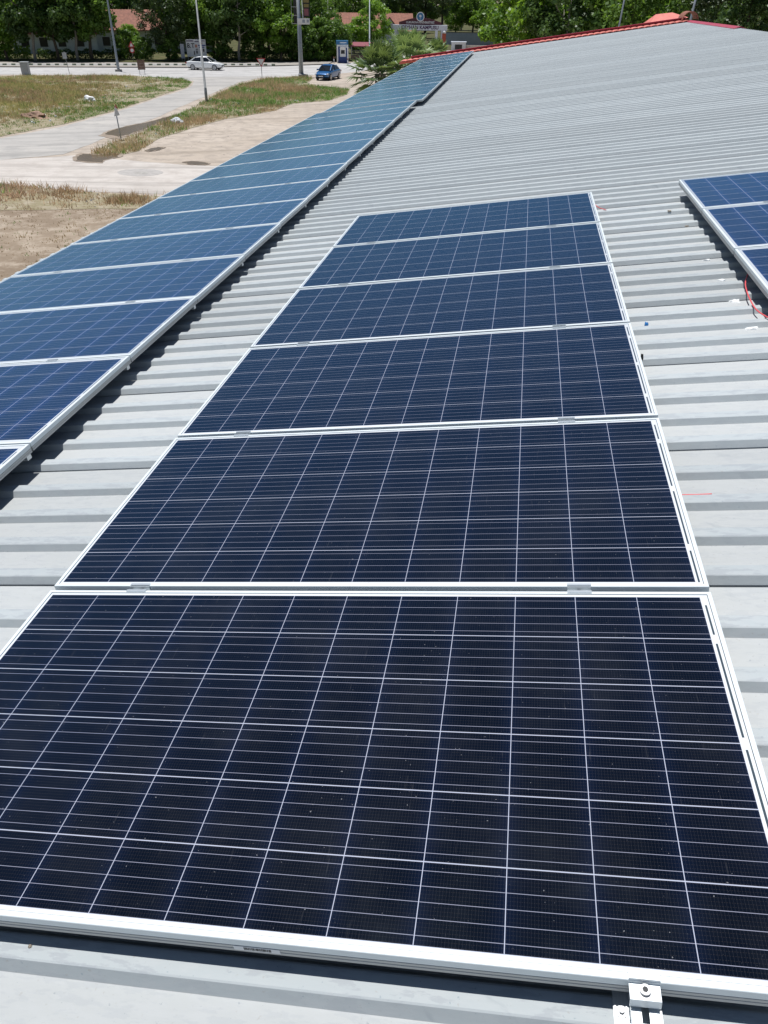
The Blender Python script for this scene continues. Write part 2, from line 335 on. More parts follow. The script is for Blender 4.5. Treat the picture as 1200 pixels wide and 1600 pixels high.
def tag(o, label=None, cat=None, group=None, kind=None):
    if label: o['label'] = label
    if cat: o['category'] = cat
    if group: o['group'] = group
    if kind: o['kind'] = kind
    return o
def thing(name, label, cat, loc=(0, 0, 0), rot=(0, 0, 0), group=None, scale=1):
    o = bpy.data.objects.new(name, None); COL.objects.link(o); o.location = loc
    o.rotation_euler = rot if isinstance(rot, tuple) else (0, 0, rot); o.scale = (scale,) * 3; o.empty_display_size = 0.2
    return tag(o, label, cat, group)
def dup(root, loc=None, rot=None, label=None, group=None, scale=None):
    r = root.copy(); COL.objects.link(r)
    if loc is not None: r.location = loc
    if rot is not None: r.rotation_euler = rot if isinstance(rot, tuple) else (0, 0, rot)
    if scale is not None: r.scale = (scale,) * 3 if isinstance(scale, (int, float)) else scale
    if label: r['label'] = label
    if group: r['group'] = group
    for ch in list(root.children):
        c = ch.copy(); COL.objects.link(c); c.parent = r
        for g in list(ch.children):
            d = g.copy(); COL.objects.link(d); d.parent = c
    return r
def bevel(o, wd=0.01, seg=2):
    b = o.modifiers.new('bevel', 'BEVEL'); b.width = wd; b.segments = seg; b.limit_method = 'ANGLE'; return o
def text_mesh(name, body, size, m, parent=None, loc=(0, 0, 0), rot=(0, 0, 0), ext=0.01, bold=0.0, sx=1.0):
    cu = bpy.data.curves.new(name, 'FONT'); cu.body = body; cu.size = size; cu.align_x = 'CENTER'; cu.align_y = 'CENTER'; cu.extrude = ext; cu.offset = bold
    to = bpy.data.objects.new(name, cu); COL.objects.link(to)
    dg = bpy.context.evaluated_depsgraph_get(); me = bpy.data.meshes.new_from_object(to.evaluated_get(dg)); bpy.data.objects.remove(to)
    me.materials.clear(); me.materials.append(m); o = bpy.data.objects.new(name, me); COL.objects.link(o)
    o.parent = parent; o.location = loc; o.rotation_euler = rot; o.scale = (sx, 1, 1); return o

# ------------------------------------------------------------------ ground, roads (structure)
def sheet(name, px, z, m, kind='structure', sub=0):
    me = bpy.data.meshes.new(name); bm = bmesh.new()
    vs = [bm.verts.new(G(x, y, z)) for x, y in px]; f = bm.faces.new(vs); bmesh.ops.recalc_face_normals(bm, faces=[f])
    if f.normal.z < 0: f.normal_flip()
    bmesh.ops.triangulate(bm, faces=bm.faces); bm.to_mesh(me); bm.free(); me.materials.append(m)
    o = bpy.data.objects.new(name, me); COL.objects.link(o); o['kind'] = kind; return o
def wob(px, amp=1.2, n=5, seed=1):   # ragged, natural edge
    r = random.Random(seed); out = []
    for i, (x, y) in enumerate(px):
        x2, y2 = px[(i + 1) % len(px)]
        for k in range(n):
            t = k / n; out.append((x + (x2 - x) * t + r.uniform(-1, 1) * amp * 2, y + (y2 - y) * t + r.uniform(-1, 1) * amp * 0.35))
    return out
gm = MB(); gm.box(-1500, 1500, -300, 2200, -0.5, 0); g = gm.build('ground', M['dirt']); g['kind'] = 'structure'
far_edge = [(-200, 103.2), (0, 104.5), (150, 105), (295, 105.5), (430, 103), (513, 100.5), (550, 98), (600, 90), (700, 79)]
sheet('main_road', far_edge + [(720, 82), (650, 95), (600, 106), (560, 112), (520, 116), (470, 118), (400, 122), (300, 126), (200, 117), (0, 116.5), (-200, 114)], 0.004, M['asphalt'])
sheet('side_road', wob([(286, 121), (303, 127), (297, 137), (250, 152), (180, 175), (100, 197), (0, 216), (-120, 238), (-120, 263), (0, 250), (100, 241), (140, 226), (195, 202), (250, 181), (300, 159), (345, 141), (372, 129), (400, 123), (440, 118)], 0.7, 5, 2), 0.008, M['asphalt2'])
sheet('dirt_track', wob([(-120, 262), (0, 250), (115, 243), (200, 250), (290, 258), (420, 262), (420, 302), (250, 303), (120, 299), (0, 292), (-120, 290)], 1.2, 5, 3), 0.012, M['track'])
sheet('dry_field', wob([(-150, 322), (0, 324), (150, 322), (260, 318), (300, 330), (150, 420), (-20, 560), (-220, 560)], 1.5, 4, 4), 0.006, M['field'])
PA = [(-120, 118), (0, 118.5), (90, 118), (200, 119.5), (284, 122.5), (299, 128), (290, 137), (245, 151), (175, 174), (100, 194), (0, 213), (-120, 232)]
PB = [(420, 123.5), (468, 120.5), (487, 122), (480, 130), (505, 136), (545, 140), (540, 148), (515, 157), (455, 162), (430, 173), (350, 186), (300, 200), (250, 216), (215, 236), (168, 247), (142, 241), (155, 232), (187, 219), (222, 206), (258, 190), (300, 169), (330, 153), (352, 143), (380, 131)]
PC = [(-80, 286), (20, 288), (60, 293), (120, 299), (200, 303), (262, 308), (235, 326), (150, 326), (70, 328), (-80, 328)]
sheet('verge', wob(PA, 1.0, 5, 5), 0.016, M['soil'])
v2 = sheet('verge', wob(PB, 1.0, 4, 6), 0.016, M['soil'])
v3 = sheet('verge', wob(PC, 1.0, 4, 7), 0.016, M['soil'])
# pavement and lawn behind the kerb; kerb of painted blocks
sheet('pavement', [(-200, 95.2), (0, 96.5), (150, 97.3), (295, 98), (430, 97), (520, 96), (513, 99.8), (430, 102.2), (295, 104.6), (150, 104.2), (0, 103.6), (-200, 102.4)], 0.10, M['pave'])
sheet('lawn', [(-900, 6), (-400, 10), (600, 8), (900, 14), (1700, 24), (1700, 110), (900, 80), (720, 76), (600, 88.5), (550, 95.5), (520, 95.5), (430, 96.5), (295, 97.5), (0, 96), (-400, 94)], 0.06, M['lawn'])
def kerb_mat():
    m = bpy.data.materials.new('kerb_paint'); m.use_nodes = True; t = m.node_tree; b = t.nodes['Principled BSDF']
    tc = N(t, 'ShaderNodeTexCoord'); sp = N(t, 'ShaderNodeSeparateXYZ'); t.links.new(tc.outputs['Object'], sp.inputs[0])
    fr = mth(t, 'FRACT', mth(t, 'DIVIDE', sp.outputs[0], 1.04)); k = mth(t, 'GREATER_THAN', fr, 0.52)
    nz = noise(t, tc.outputs['Object'], 5, 5, 0.7)
    c = mixc(t, k, (0.62, 0.60, 0.56), (0.06, 0.085, 0.055)); c = mixc(t, mth(t, 'MULTIPLY', ramp(t, nz, 0.5, 0.7), 0.3), c, (0.34, 0.30, 0.26))
    t.links.new(c, b.inputs['Base Color']); b.inputs['Roughness'].default_value = 0.8; return m
kp0, kp1 = G(-200, 103.2), G(430, 103.6)
kl = (kp1 - kp0).length; ka = math.atan2(kp1.y - kp0.y, kp1.x - kp0.x)
kb = MB(); kb.prism([(-0.04, 0), (0.12, 0.27), (0.30, 0.27), (0.30, 0)], 'x', 0, kl); k = kb.build('kerb', kerb_mat()); k.location = kp0; k.rotation_euler = (0, 0, ka); k['kind'] = 'structure'
bevel(k, 0.02)
# puddles
def puddle(px, seed, z=0.022):
    r = sheet('wet_mud', wob([(cx + (x - cx) * 1.18, cy + (y - cy) * 1.22) for (x, y) in px for cx, cy in [(sum(p[0] for p in px) / len(px), sum(p[1] for p in px) / len(px))]], 1.0, 4, seed), z - 0.003, M['mud'])
    sheet('puddle', wob(px, 0.8, 4, seed + 1), z + 0.003, M['water'])
def z6(l): return [(120 + x / 6, 130 + y / 6) for x, y in l]
puddle(z6([(260, 475), (330, 440), (420, 415), (560, 385), (640, 372), (760, 340), (850, 312), (930, 300), (900, 325), (760, 378), (640, 425), (480, 480), (400, 500)]), 11)
puddle(z6([(0, 690), (60, 660), (160, 668), (240, 672), (400, 655), (380, 690), (250, 720), (240, 740), (100, 735), (0, 722)]), 13, 0.026)
puddle(z6([(1000, 738), (1080, 730), (1190, 738), (1240, 752), (1180, 764), (1060, 758)]), 15, 0.026)
puddle(z6([(640, 630), (700, 610), (760, 597), (815, 603), (770, 622), (690, 636)]), 17, 0.03)
mp = [(219 + 36 * math.cos(a), 269.5 + 5.6 * math.sin(a)) for a in np.linspace(0, 2 * math.pi, 28, endpoint=False)]
sheet('road_patch', wob(mp, 0.6, 2, 21), 0.016, pmat('grey_patch', (0.40, 0.375, 0.35), 0.9, 0, 0.15, 3))
mc = [(221 + 11 * math.cos(a), 270.2 + 1.9 * math.sin(a)) for a in np.linspace(0, 2 * math.pi, 20, endpoint=False)]
sheet('manhole_slab', wob(mc, 0.3, 2, 22), 0.020, M['concrete'])

# ------------------------------------------------------------------ our building and its roof
U0, U1, V0, V1 = -3.05, 7.4, -6.0, 36.0
bd = thing('workshop_building', 'long low building under a grey ribbed metal roof carrying the solar panels', 'building', RF(0, 0), RROT)
prof = []
n = -28
while True:
    b = 0.354 + 0.8 * (n // 4) + 0.1935 * (n % 4); lap = n % 4 == 0
    if b > V1 - 0.1: break
    if lap: prof += [(b - 0.0085, -0.1038), (b - 0.0082, -0.130), (b - 0.0012, -0.130), (b, -0.1025), (b + 0.0142, -0.0790)]
    else: prof += [(b, -0.104), (b + 0.0142, -0.0808)]
    t_ = 0.0018 if lap else 0
    prof += [(b + 0.018, -0.0790 + t_), (b + 0.060, -0.0790 + t_), (b + 0.064, -0.0808), (b + 0.080, -0.104), (b + 0.115, -0.1047), (b + 0.16, -0.1042)]
    n += 1
us = np.linspace(U0, U1, 27)
vs = []; rr = np.random.default_rng(3)
jit = rr.normal(0, 0.0004, (len(us), len(prof)))
for j in range(len(prof)): jit[:, j] = np.convolve(jit[:, j], [.25, .5, .25], 'same')
for i, u in enumerate(us):
    wave = 0.0006 * math.sin(u * 1.7)
    for j, (v, w_) in enumerate(prof): vs.append((u, v, w_ + jit[i, j] + wave * math.sin(v * 0.7 + u)))
mth_sum = len(prof); fs = []
for i in range(len(us) - 1):
    for j in range(mth_sum - 1): fs.append((i * mth_sum + j, (i + 1) * mth_sum + j, (i + 1) * mth_sum + j + 1, i * mth_sum + j + 1))
rb = MB(); rb.add(vs, fs); roof = rb.build('roof', M['roof'], bd)
# the far slope, beyond the ridge
A2 = -2 * A
def far(u, w_=-0.1): return (U1 + (u - U1) * math.cos(2 * A), -math.sin(2 * A) * (u - U1) + w_)
ob = MB(); x1, z1 = far(U1 + 10.5); ob.prism([(U1 + 0.004, -0.115), (x1, z1), (x1, z1 - 0.05), (U1, -0.165)], 'y', V0, V1)
ob.build('roof', M['roof'], bd)
# walls (built upright inside the tilted parent through a counter-rotated child)
wl = MB(); zt = RF(U0 + 0.12, 0, -0.17).z; xw0 = RF(U0 + 0.12, 0).x; xr = RF(U1, 0).x; zr = RF(U1, 0, -0.19).z; xe = xr + (xr - xw0)
out = [(xw0, 0), (xe, 0), (xe, zt), (xr, zr), (xw0, zt)]
wl.prism([(x, z) for x, z in out], 'y', V0 + 0.1, V1 - 0.05)
wo = wl.build('wall', M['plasterb'], bd)
wo.matrix_parent_inverse = (Matrix.Translation(RF(0, 0)) @ Matrix.Rotation(-A, 4, 'Y')).inverted()
# gable edge: row of tiles, dark red flashing, ridge cap
tl = MB(); uu = -3.95; i = 0
while uu < U1 - 0.15:
    for k in range(6):
        a0, a1 = math.pi * k / 6, math.pi * (k + 1) / 6
        r_ = 0.125; p = [(uu + 0.13 - r_ * math.cos(a), -0.07 + 0.035 * math.sin(a)) for a in (a0, a1)]
        sk = 0.012 * ((i * 7) % 3 - 1)
        tl.add([(p[0][0], V1 - 0.50 + sk, p[0][1] + .012), (p[1][0], V1 - 0.50 + sk, p[1][1] + .012), (p[1][0], V1 + 0.12, p[1][1] + 0.03), (p[0][0], V1 + 0.12, p[0][1] + 0.03),
                (p[0][0], V1 - 0.50 + sk, p[0][1] - .012), (p[1][0], V1 - 0.50 + sk, p[1][1] - .012), (p[1][0], V1 + 0.12, p[1][1] + 0.006), (p[0][0], V1 + 0.12, p[0][1] + 0.006)],
               [(0, 1, 2, 3), (4, 7, 6, 5), (0, 4, 5, 1), (3, 2, 6, 7)])
    uu += 0.235; i += 1
tl.build('gable_tiles', M['tile'], bd)
# overhang of the tiled edge past the eave, with its post
oh = MB(); oh.box(-4.0, -3.04, V1 - 0.3, V1 + 0.5, -0.14, -0.075); oh.build('tile_overhang', M['tile'], bd)
fl = MB(); fl.box(-3.55, U1 - 0.12, V1 + 0.12, V1 + 0.17, -0.1, 0.055); fl.box(-3.55, U1 - 0.12, V1 + 0.02, V1 + 0.17, 0.056, 0.07)
fl.build('gable_flashing', M['flash'], bd)
rf = MB(); rf.prism([(U1 - 0.17, -0.068), (U1, -0.035), (U1 + 0.17, -0.11), (U1 + 0.17, -0.13), (U1, -0.055), (U1 - 0.17, -0.088)], 'y', 27.0, V1 + 0.1); rf.build('ridge_flashing', M['flash'], bd)
rc = MB(); ou = []; nn = 12
for k in range(nn + 1): a = math.pi * k / nn; ou.append((U1 - 0.30 * math.cos(a), -0.05 + 0.30 * math.sin(a)))
for k in range(nn, -1, -1): a = math.pi * k / nn; ou.append((U1 - 0.27 * math.cos(a), -0.05 + 0.27 * math.sin(a)))
vsr = [(p[0], V1 - 0.25, p[1]) for p in ou] + [(p[0], V1 + 0.9, p[1]) for p in ou]; L = len(ou)
rc.add(vsr, [(i, (i + 1) % L, L + (i + 1) % L, L + i) for i in range(L)] + [(k, k + 1, L - 2 - k, L - 1 - k) for k in range(nn)] + [(L + k, L + L - 1 - k, L + L - 2 - k, L + k + 1) for k in range(nn)])
rc.build('ridge_tile', M['tile2'], bd)
hp = MB()   # hipped tile roof just past the gable, only its hump shows
hp.add([(U1 - 1.5, V1 + 0.9, -0.2), (U1 + 0.1, V1 + 0.9, 0.02), (U1 + 0.1, V1 + 4, 0.02), (U1 - 1.5, V1 + 4, -0.2), (U1 - 0.95, V1 + 2.4, 0.24), (U1 - 0.3, V1 + 2.4, 0.22)],
       [(0, 1, 5, 4), (1, 2, 5), (2, 3, 4, 5), (3, 0, 4)])
hp.build('hip_roof', M['tile'], bd)

# ------------------------------------------------------------------ solar panels
FR = 0.040
def make_panel(first):
    r = bpy.data.objects.new('solar_panel', None); COL.objects.link(r); r.empty_display_size = 0.2; r.rotation_euler = RROT
    f = MB(); L = 0.011
    def ring(i0, z0, i1, z1):
        a = [(i0, i0, z0), (PW - i0, i0, z0), (PW - i0, PH - i0, z0), (i0, PH - i0, z0)]
        b = [(i1, i1, z1), (PW - i1, i1, z1), (PW - i1, PH - i1, z1), (i1, PH - i1, z1)]
        f.mat(M['alu'] if max(z0, z1) > -0.0013 or z1 > z0 and z0 < -.004 and i1 > .005 else M['alu_shaded']); f.add(a + b, [(k, (k + 1) % 4, 4 + (k + 1) % 4, 4 + k) for k in range(4)])
    path = [(L, -0.0052), (L, 0.0), (0.0012, 0.0), (0, -0.0012), (0, -0.0195), (0.0012, -0.020), (0.0012, -0.0215), (0, -0.022), (0, -0.0295), (0.0012, -0.030), (0.0012, -0.0315), (0, -0.032), (0, -FR), (0.028, -FR), (0.028, -FR + 0.002), (0.002, -FR + 0.002), (0.002, -0.0052), (L, -0.0052)]
    for (i0, z0), (i1, z1) in zip(path[:-1], path[1:]): ring(i0, z0, i1, z1)
    f.build('frame', None, r)
    c = MB(); c.box(0.0025, PW - 0.0025, 0.0025, PH - 0.0025, -0.0050, -0.0012)
    cb = [(L - .001, L - .001), (PW - L + .001, L - .001), (PW - L + .001, PH - L + .001), (L - .001, PH - L + .001)]
    c = MB(); c.prism(cb, 'z', -0.0055, -0.0018); c.build('cells', M['cell'], r)
    return r
def add_clamps(r, us_, v, gap):
    for u in us_:
        c = MB(); h = 0.032
        c.box(u - h, u + h, v - 0.009, v - 0.0005, 0.0006, 0.0036); c.box(u - h, u + h, v + gap + 0.0005, v + gap + 0.009, 0.0006, 0.0036)
        c.box(u - h, u + h, v + 0.0008, v + 0.0036, -0.022, 0.0006); c.box(u - h, u + h, v + gap - 0.0036, v + gap - 0.0008, -0.022, 0.0006)
        c.box(u - h, u + h, v + 0.0036, v + gap - 0.0036, -0.022, -0.018)
        o = c.build('mid_clamp', M['alu2'], r)
        b = MB(); b.tube([(u, v + gap / 2, -0.018), (u, v + gap / 2, -0.011)], 0.0055, 10); b.build('bolt', M['steel'], o)
def add_rail(r, v, side, ln=0.42, gap=0.03):
    us_ = (PW - ln, PW - 0.03) if side > 0 else (0.03, ln)
    c = MB(); c.box(us_[0], us_[1], v - 0.016, v + 0.016, -0.0782, -FR - 0.001); c.build('mounting_rail', M['alu2'], r)
ORD = ['nearest', 'second', 'third', 'fourth', 'fifth', 'sixth', 'seventh', 'eighth', 'ninth', 'tenth', 'eleventh', 'twelfth', 'thirteenth', 'fourteenth', 'fifteenth', 'sixteenth', 'seventeenth', 'eighteenth']
proto = make_panel(True)
mids = []
names6 = ['large dark solar panel nearest the camera, barcode sticker on its front frame', 'dark solar panel directly behind the nearest one in the middle row', 'third dark solar panel of the middle row, counted from the camera',
          'fourth solar panel of the middle row, between the third and fifth', 'fifth solar panel of the middle row, just before its far end', 'solar panel at the far end of the middle row, open roof behind it']
def jrot(s): return (random.uniform(-1, 1) * 0.0012 * s, -A + random.uniform(-1, 1) * 0.001 * s, random.uniform(-1, 1) * 0.0008 * s)
mid_shape = dup(proto); add_clamps(mid_shape, (0.30, 1.62), PH, 0.021)
for i in range(6):
    src = proto if i == 5 else mid_shape
    o = dup(src, RF(0.006, -0.005 + 1.024 * i), RROT if i < 2 else jrot(0.6), names6[i], 'solar panels of the middle row'); o['category'] = 'solar panel'; mids.append(o)
lk = PW and 2.0 / PW
lp = dup(proto); add_clamps(lp, (0.42, 1.50), PH, 0.008)
for c in lp.children:
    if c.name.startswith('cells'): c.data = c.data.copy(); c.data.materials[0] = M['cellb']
    if c.name.startswith('frame'): pass
ls = dup(lp); add_rail(ls, PH + 0.005, 1)
lend = dup(proto)
for c in lend.children:
    if c.name.startswith('cells'): c.data = [k.data for k in lp.children if k.name.startswith('cells')][0]
LW = 0.035
SC = (2.02 / PW, 0.989, 1.0)
def drift(v): return -0.0095 * max(0, v - 5)
for i in range(15):
    v = 0.965 + 1.0 * i
    src = ls if i < 14 else lend
    lab = ['solar panel cut off at the left picture edge, first of the long eave row' if i == 0 else f'blue solar panel in long eave row on the left, {ORD[i]} counted from camera',
           f'blue solar panel ending the near part of the eave row, before the sideways step'][1 if i == 14 else 0]
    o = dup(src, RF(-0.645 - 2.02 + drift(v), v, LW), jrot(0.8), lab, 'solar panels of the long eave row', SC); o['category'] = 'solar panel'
for i in range(18):
    v = 16.07 + 1.0 * i
    lab = f'small distant solar panel of the eave row, {ORD[i] if i else "first"} past the step' if i < 17 else 'farthest solar panel on the roof, touching the red tiled gable edge'
    o = dup(lp if i < 17 else lend, RF(-0.645 - 2.02 + 0.115 + drift(v), v, LW), jrot(0.8), lab, 'solar panels beyond the step', SC); o['category'] = 'solar panel'
rn = ['solar panel at the far corner of the right hand array, top of picture', 'middle solar panel of the right hand array, cut by the picture edge', 'solar panel with a red wire hanging under it, right picture edge']
rsh = dup(lp)
rr2 = dup(proto); add_clamps(rr2, (0.42, 1.50), PH, 0.022); add_rail(rr2, PH + 0.015, -1)
for c in rr2.children:
    if c.name.startswith('cells'): c.data = [k.data for k in lp.children if k.name.startswith('cells')][0]
for i, v in enumerate((5.07, 4.048, 3.026, 2.004)):
    if i == 3: continue
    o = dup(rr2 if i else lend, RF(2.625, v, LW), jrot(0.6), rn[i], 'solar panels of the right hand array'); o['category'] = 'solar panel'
for q in (mid_shape, lp, ls, lend, rsh, rr2, proto):
    for ch in list(q.children):
        for gch in list(ch.children): bpy.data.objects.remove(gch)
        bpy.data.objects.remove(ch)
    bpy.data.objects.remove(q)
# barcode sticker on the nearest frame
bs = MB(); bs.box(0.955, 1.045, -0.0008, -0.0002, -0.0345, -0.0215); st = bs.build('barcode_sticker', M['white'], mids[0])
bb = MB(); x = 0.975
rb_ = random.Random(5)
while x < 1.028:
    w_ = rb_.choice((0.0006, 0.001, 0.0016)); bb.box(x, x + w_, -0.0013, -0.0008, -0.0315, -0.0235); x += w_ + rb_.choice((0.0006, 0.001, 0.0014))
bb.build('bars', M['black'], st)
st['label'] = 'white barcode sticker'
# end clamp on its rail, in front of the nearest panel
UC = 1.682
ec = thing('end_clamp', 'bright aluminium end clamp with hex bolt gripping the nearest panel', 'clamp', RF(UC, 0, 0), RROT)
c = MB(); c.prism([(0.010, 0.0008), (0.010, 0.0045), (-0.0045, 0.0045), (-0.0045, -0.0085), (-0.031, -0.0085), (-0.031, -0.031), (-0.0275, -0.031), (-0.0275, -0.0125), (-0.0015, -0.0125), (-0.0015, 0.0008)], 'x', -0.025, 0.025)
c.build('clamp_body', M['alu2'], ec); bevel(ec.children[0], 0.0008)
b = MB(); b.tube([(0, -0.017, -0.0085), (0, -0.017, -0.007)], 0.0112, 18); b.tube([(0, -0.017, -0.007), (0, -0.017, -0.0005)], 0.0088, 18)
bo = b.build('bolt', M['steel'], ec)
hx = MB(); hx.tube([(0, -0.017, -0.0004), (0, -0.017, 0.0002)], 0.0048, 6); hx.build('hex_socket', M['dark'], bo)
mr = thing('mounting_rail', 'short ribbed aluminium mounting rail screwed to the roof under the end clamp', 'rail', RF(UC, 0, 0), RROT)
c = MB()
c.prism([(-0.048, -0.0765), (-0.048, -0.070), (-0.022, -0.070), (-0.022, -0.037), (-0.006, -0.037), (-0.006, -0.041), (-0.018, -0.041), (-0.018, -0.066), (0.018, -0.066), (0.018, -0.041), (0.006, -0.041), (0.006, -0.037), (0.022, -0.037), (0.022, -0.070), (0.030, -0.070), (0.030, -0.0765)], 'y', -0.062, 0.32)
c.build('channel', M['alu2'], mr)
c = MB()
for k in range(4): c.box(-0.046 + k * 0.006, -0.0435 + k * 0.006, -0.062, 0.3, -0.0695, -0.0680)
c.build('ribbed_flange', M['alu2'], mr)
for uu, vv in ((-0.035, -0.024),):
    c = MB(); c.tube([(uu, vv, -0.069), (uu, vv, -0.0672)], 0.0095, 16); c.tube([(uu, vv, -0.0672), (uu, vv, -0.0615)], 0.0048, 6); c.build('screw', M['steel'], mr)

# ------------------------------------------------------------------ bits lying on the roof
def wireobj(name, label, pts, r, m=None):
    d = MB()
    P = [Vector(p) for p in pts]; Q = []
    for i in range(len(P) - 1):
        p0, p1, p2, p3 = P[max(i - 1, 0)], P[i], P[i + 1], P[min(i + 2, len(P) - 1)]
        for k in range(6):
            t = k / 6; Q.append(0.5 * ((2 * p1) + (p2 - p0) * t + (2 * p0 - 5 * p1 + 4 * p2 - p3) * t * t + (3 * p1 - p0 - 3 * p2 + p3) * t ** 3))
    Q.append(P[-1]); d.tube(Q, r, 8); o = d.build(name, m or M['wire'], None, True); return tag(o, label, 'cable')
def RP(px, py, w_=-0.075):        # roof point under photo position
    d = ray(px, py); nrm = Vector((-math.sin(A), 0, math.cos(A))); s = (RF(0, 0, w_) - CAM).dot(nrm) / d.dot(nrm); return CAM + d * s
wireobj('red_cable', 'red cable looping out from under the right hand array', [RP(1170, 425, -0.045), RP(1165, 440, -0.055), RP(1166, 452, -0.06), RP(1172, 468, -0.066), RP(1182, 484, -0.068), RP(1200, 496, -0.068), RP(1225, 506, -0.068)], 0.0034)
wireobj('red_cable', 'straight red cable end beside the right edge of the second panel', [RP(1040, 776, -0.085), RP(1066, 773.5, -0.098), RP(1090, 773, -0.1005), RP(1112, 772, -0.1035)], 0.0026)
wireobj('red_cable', 'thin red cable tip beside the far end of the middle row', [RP(928, 318, -0.06), RP(935, 324, -0.07), RP(947, 328, -0.072)], 0.003)
def scrap(px, py, sx, sy, lab, seed, m='foil', h=0.006, name='foil_scrap', cat='scrap', w_=-0.104):
    r = random.Random(seed); nn = 14; p0 = RP(px, py, w_); d = MB(); ring = []
    for k in range(nn):
        a = 2 * math.pi * k / nn; c_, s_ = math.cos(a), math.sin(a)
        q = max(abs(c_), abs(s_)); rr_ = (0.75 + 0.5 * r.random()) / (q if m == 'foil' else 1)
        ring.append((sx * c_ * rr_, sy * s_ * rr_))
    vs_ = [(x, y, 0) for x, y in ring] + [(x * .8, y * .8, h * (0.6 + 0.8 * r.random())) for x, y in ring] + [(0, 0, h * 1.2)]
    d.add(vs_, [(k, (k + 1) % nn, nn + (k + 1) % nn, nn + k) for k in range(nn)] + [(nn + k, nn + (k + 1) % nn, 2 * nn) for k in range(nn)] + [tuple(range(nn - 1, -1, -1))])
    o = d.build(name, M[m]); o.location = p0; o.rotation_euler = RROT; return tag(o, lab, cat)
scrap(1148, 471, .026, .026, 'square white foil scrap on the ribbed roof left of the red cable', 1, w_=-0.104)
scrap(1174, 514, .028, .016, 'torn white foil scrap lowest on the roof beneath the right array', 2)
scrap(1127, 438.5, .022, .012, 'small torn foil scrap between the square scrap and the uppermost one', 3, w_=-.0785)
scrap(1105, 407, .022, .01, 'uppermost thin foil scrap beside the right hand array', 4, w_=-.0785)
scrap(1010, 508, .010, .012, 'small blue plastic bit beside the third panel on the roof', 5, 'bluebit', 0.012, 'plastic_bit', 'litter')
scrap(1003, 561, .006, .014, 'small black plug by the right edge of the fourth nearest panel', 6, 'black', 0.02, 'plug', 'litter', -.08)
scrap(210, 1516.5, .011, .008, 'crusty mud lump on the rib below the nearest panel', 7, 'debris', 0.008, 'mud_lump', 'dirt', -0.09)
scrap(47, 1479, .004, .004, 'tiny mud speck on the crest at the lower left corner', 8, 'debris', 0.003, 'mud_lump', 'dirt', -0.0785)
scrap(1046, 330, .014, .010, 'pale brown mud spot on the roof left of the right array corner', 9, 'debris', 0.006, 'mud_lump', 'dirt', -0.0785)
scrap(1073, 354, .014, .010, 'lower pale brown mud spot beside the right hand array', 10, 'debris', 0.006, 'mud_lump', 'dirt', -0.0785)

# ------------------------------------------------------------------ plants: leaf clouds
def leaf_mesh(name, centers, sizes, m, upbias=0.3, aspect=0.7, rng=RNG, normals=None, parent=None):
    n = len(centers); c = np.asarray(centers, float)
    nr = rng.normal(size=(n, 3)); nr[:, 2] += upbias
    if normals is not None: nr = nr * 0.55 + normals
    nr /= np.linalg.norm(nr, axis=1)[:, None]
    t1 = np.cross(nr, rng.normal(size=(n, 3))); t1 /= np.linalg.norm(t1, axis=1)[:, None]; t2 = np.cross(nr, t1)
    s = np.asarray(sizes)[:, None]
    v = np.empty((n, 4, 3)); v[:, 0] = c - t1 * s; v[:, 1] = c - t2 * s * aspect; v[:, 2] = c + t1 * s; v[:, 3] = c + t2 * s * aspect
    v[:, 0] += nr * s * 0.25; v[:, 2] += nr * s * 0.25
    me = bpy.data.meshes.new(name); me.vertices.add(4 * n); me.vertices.foreach_set('co', v.ravel())
    me.loops.add(4 * n); me.loops.foreach_set('vertex_index', np.arange(4 * n)); me.polygons.add(n)
    me.polygons.foreach_set('loop_start', np.arange(n) * 4); me.polygons.foreach_set('loop_total', np.full(n, 4)); me.update(calc_edges=True)
    me.materials.append(m); o = bpy.data.objects.new(name, me); COL.objects.link(o)
    if parent: o.parent = parent
    return o
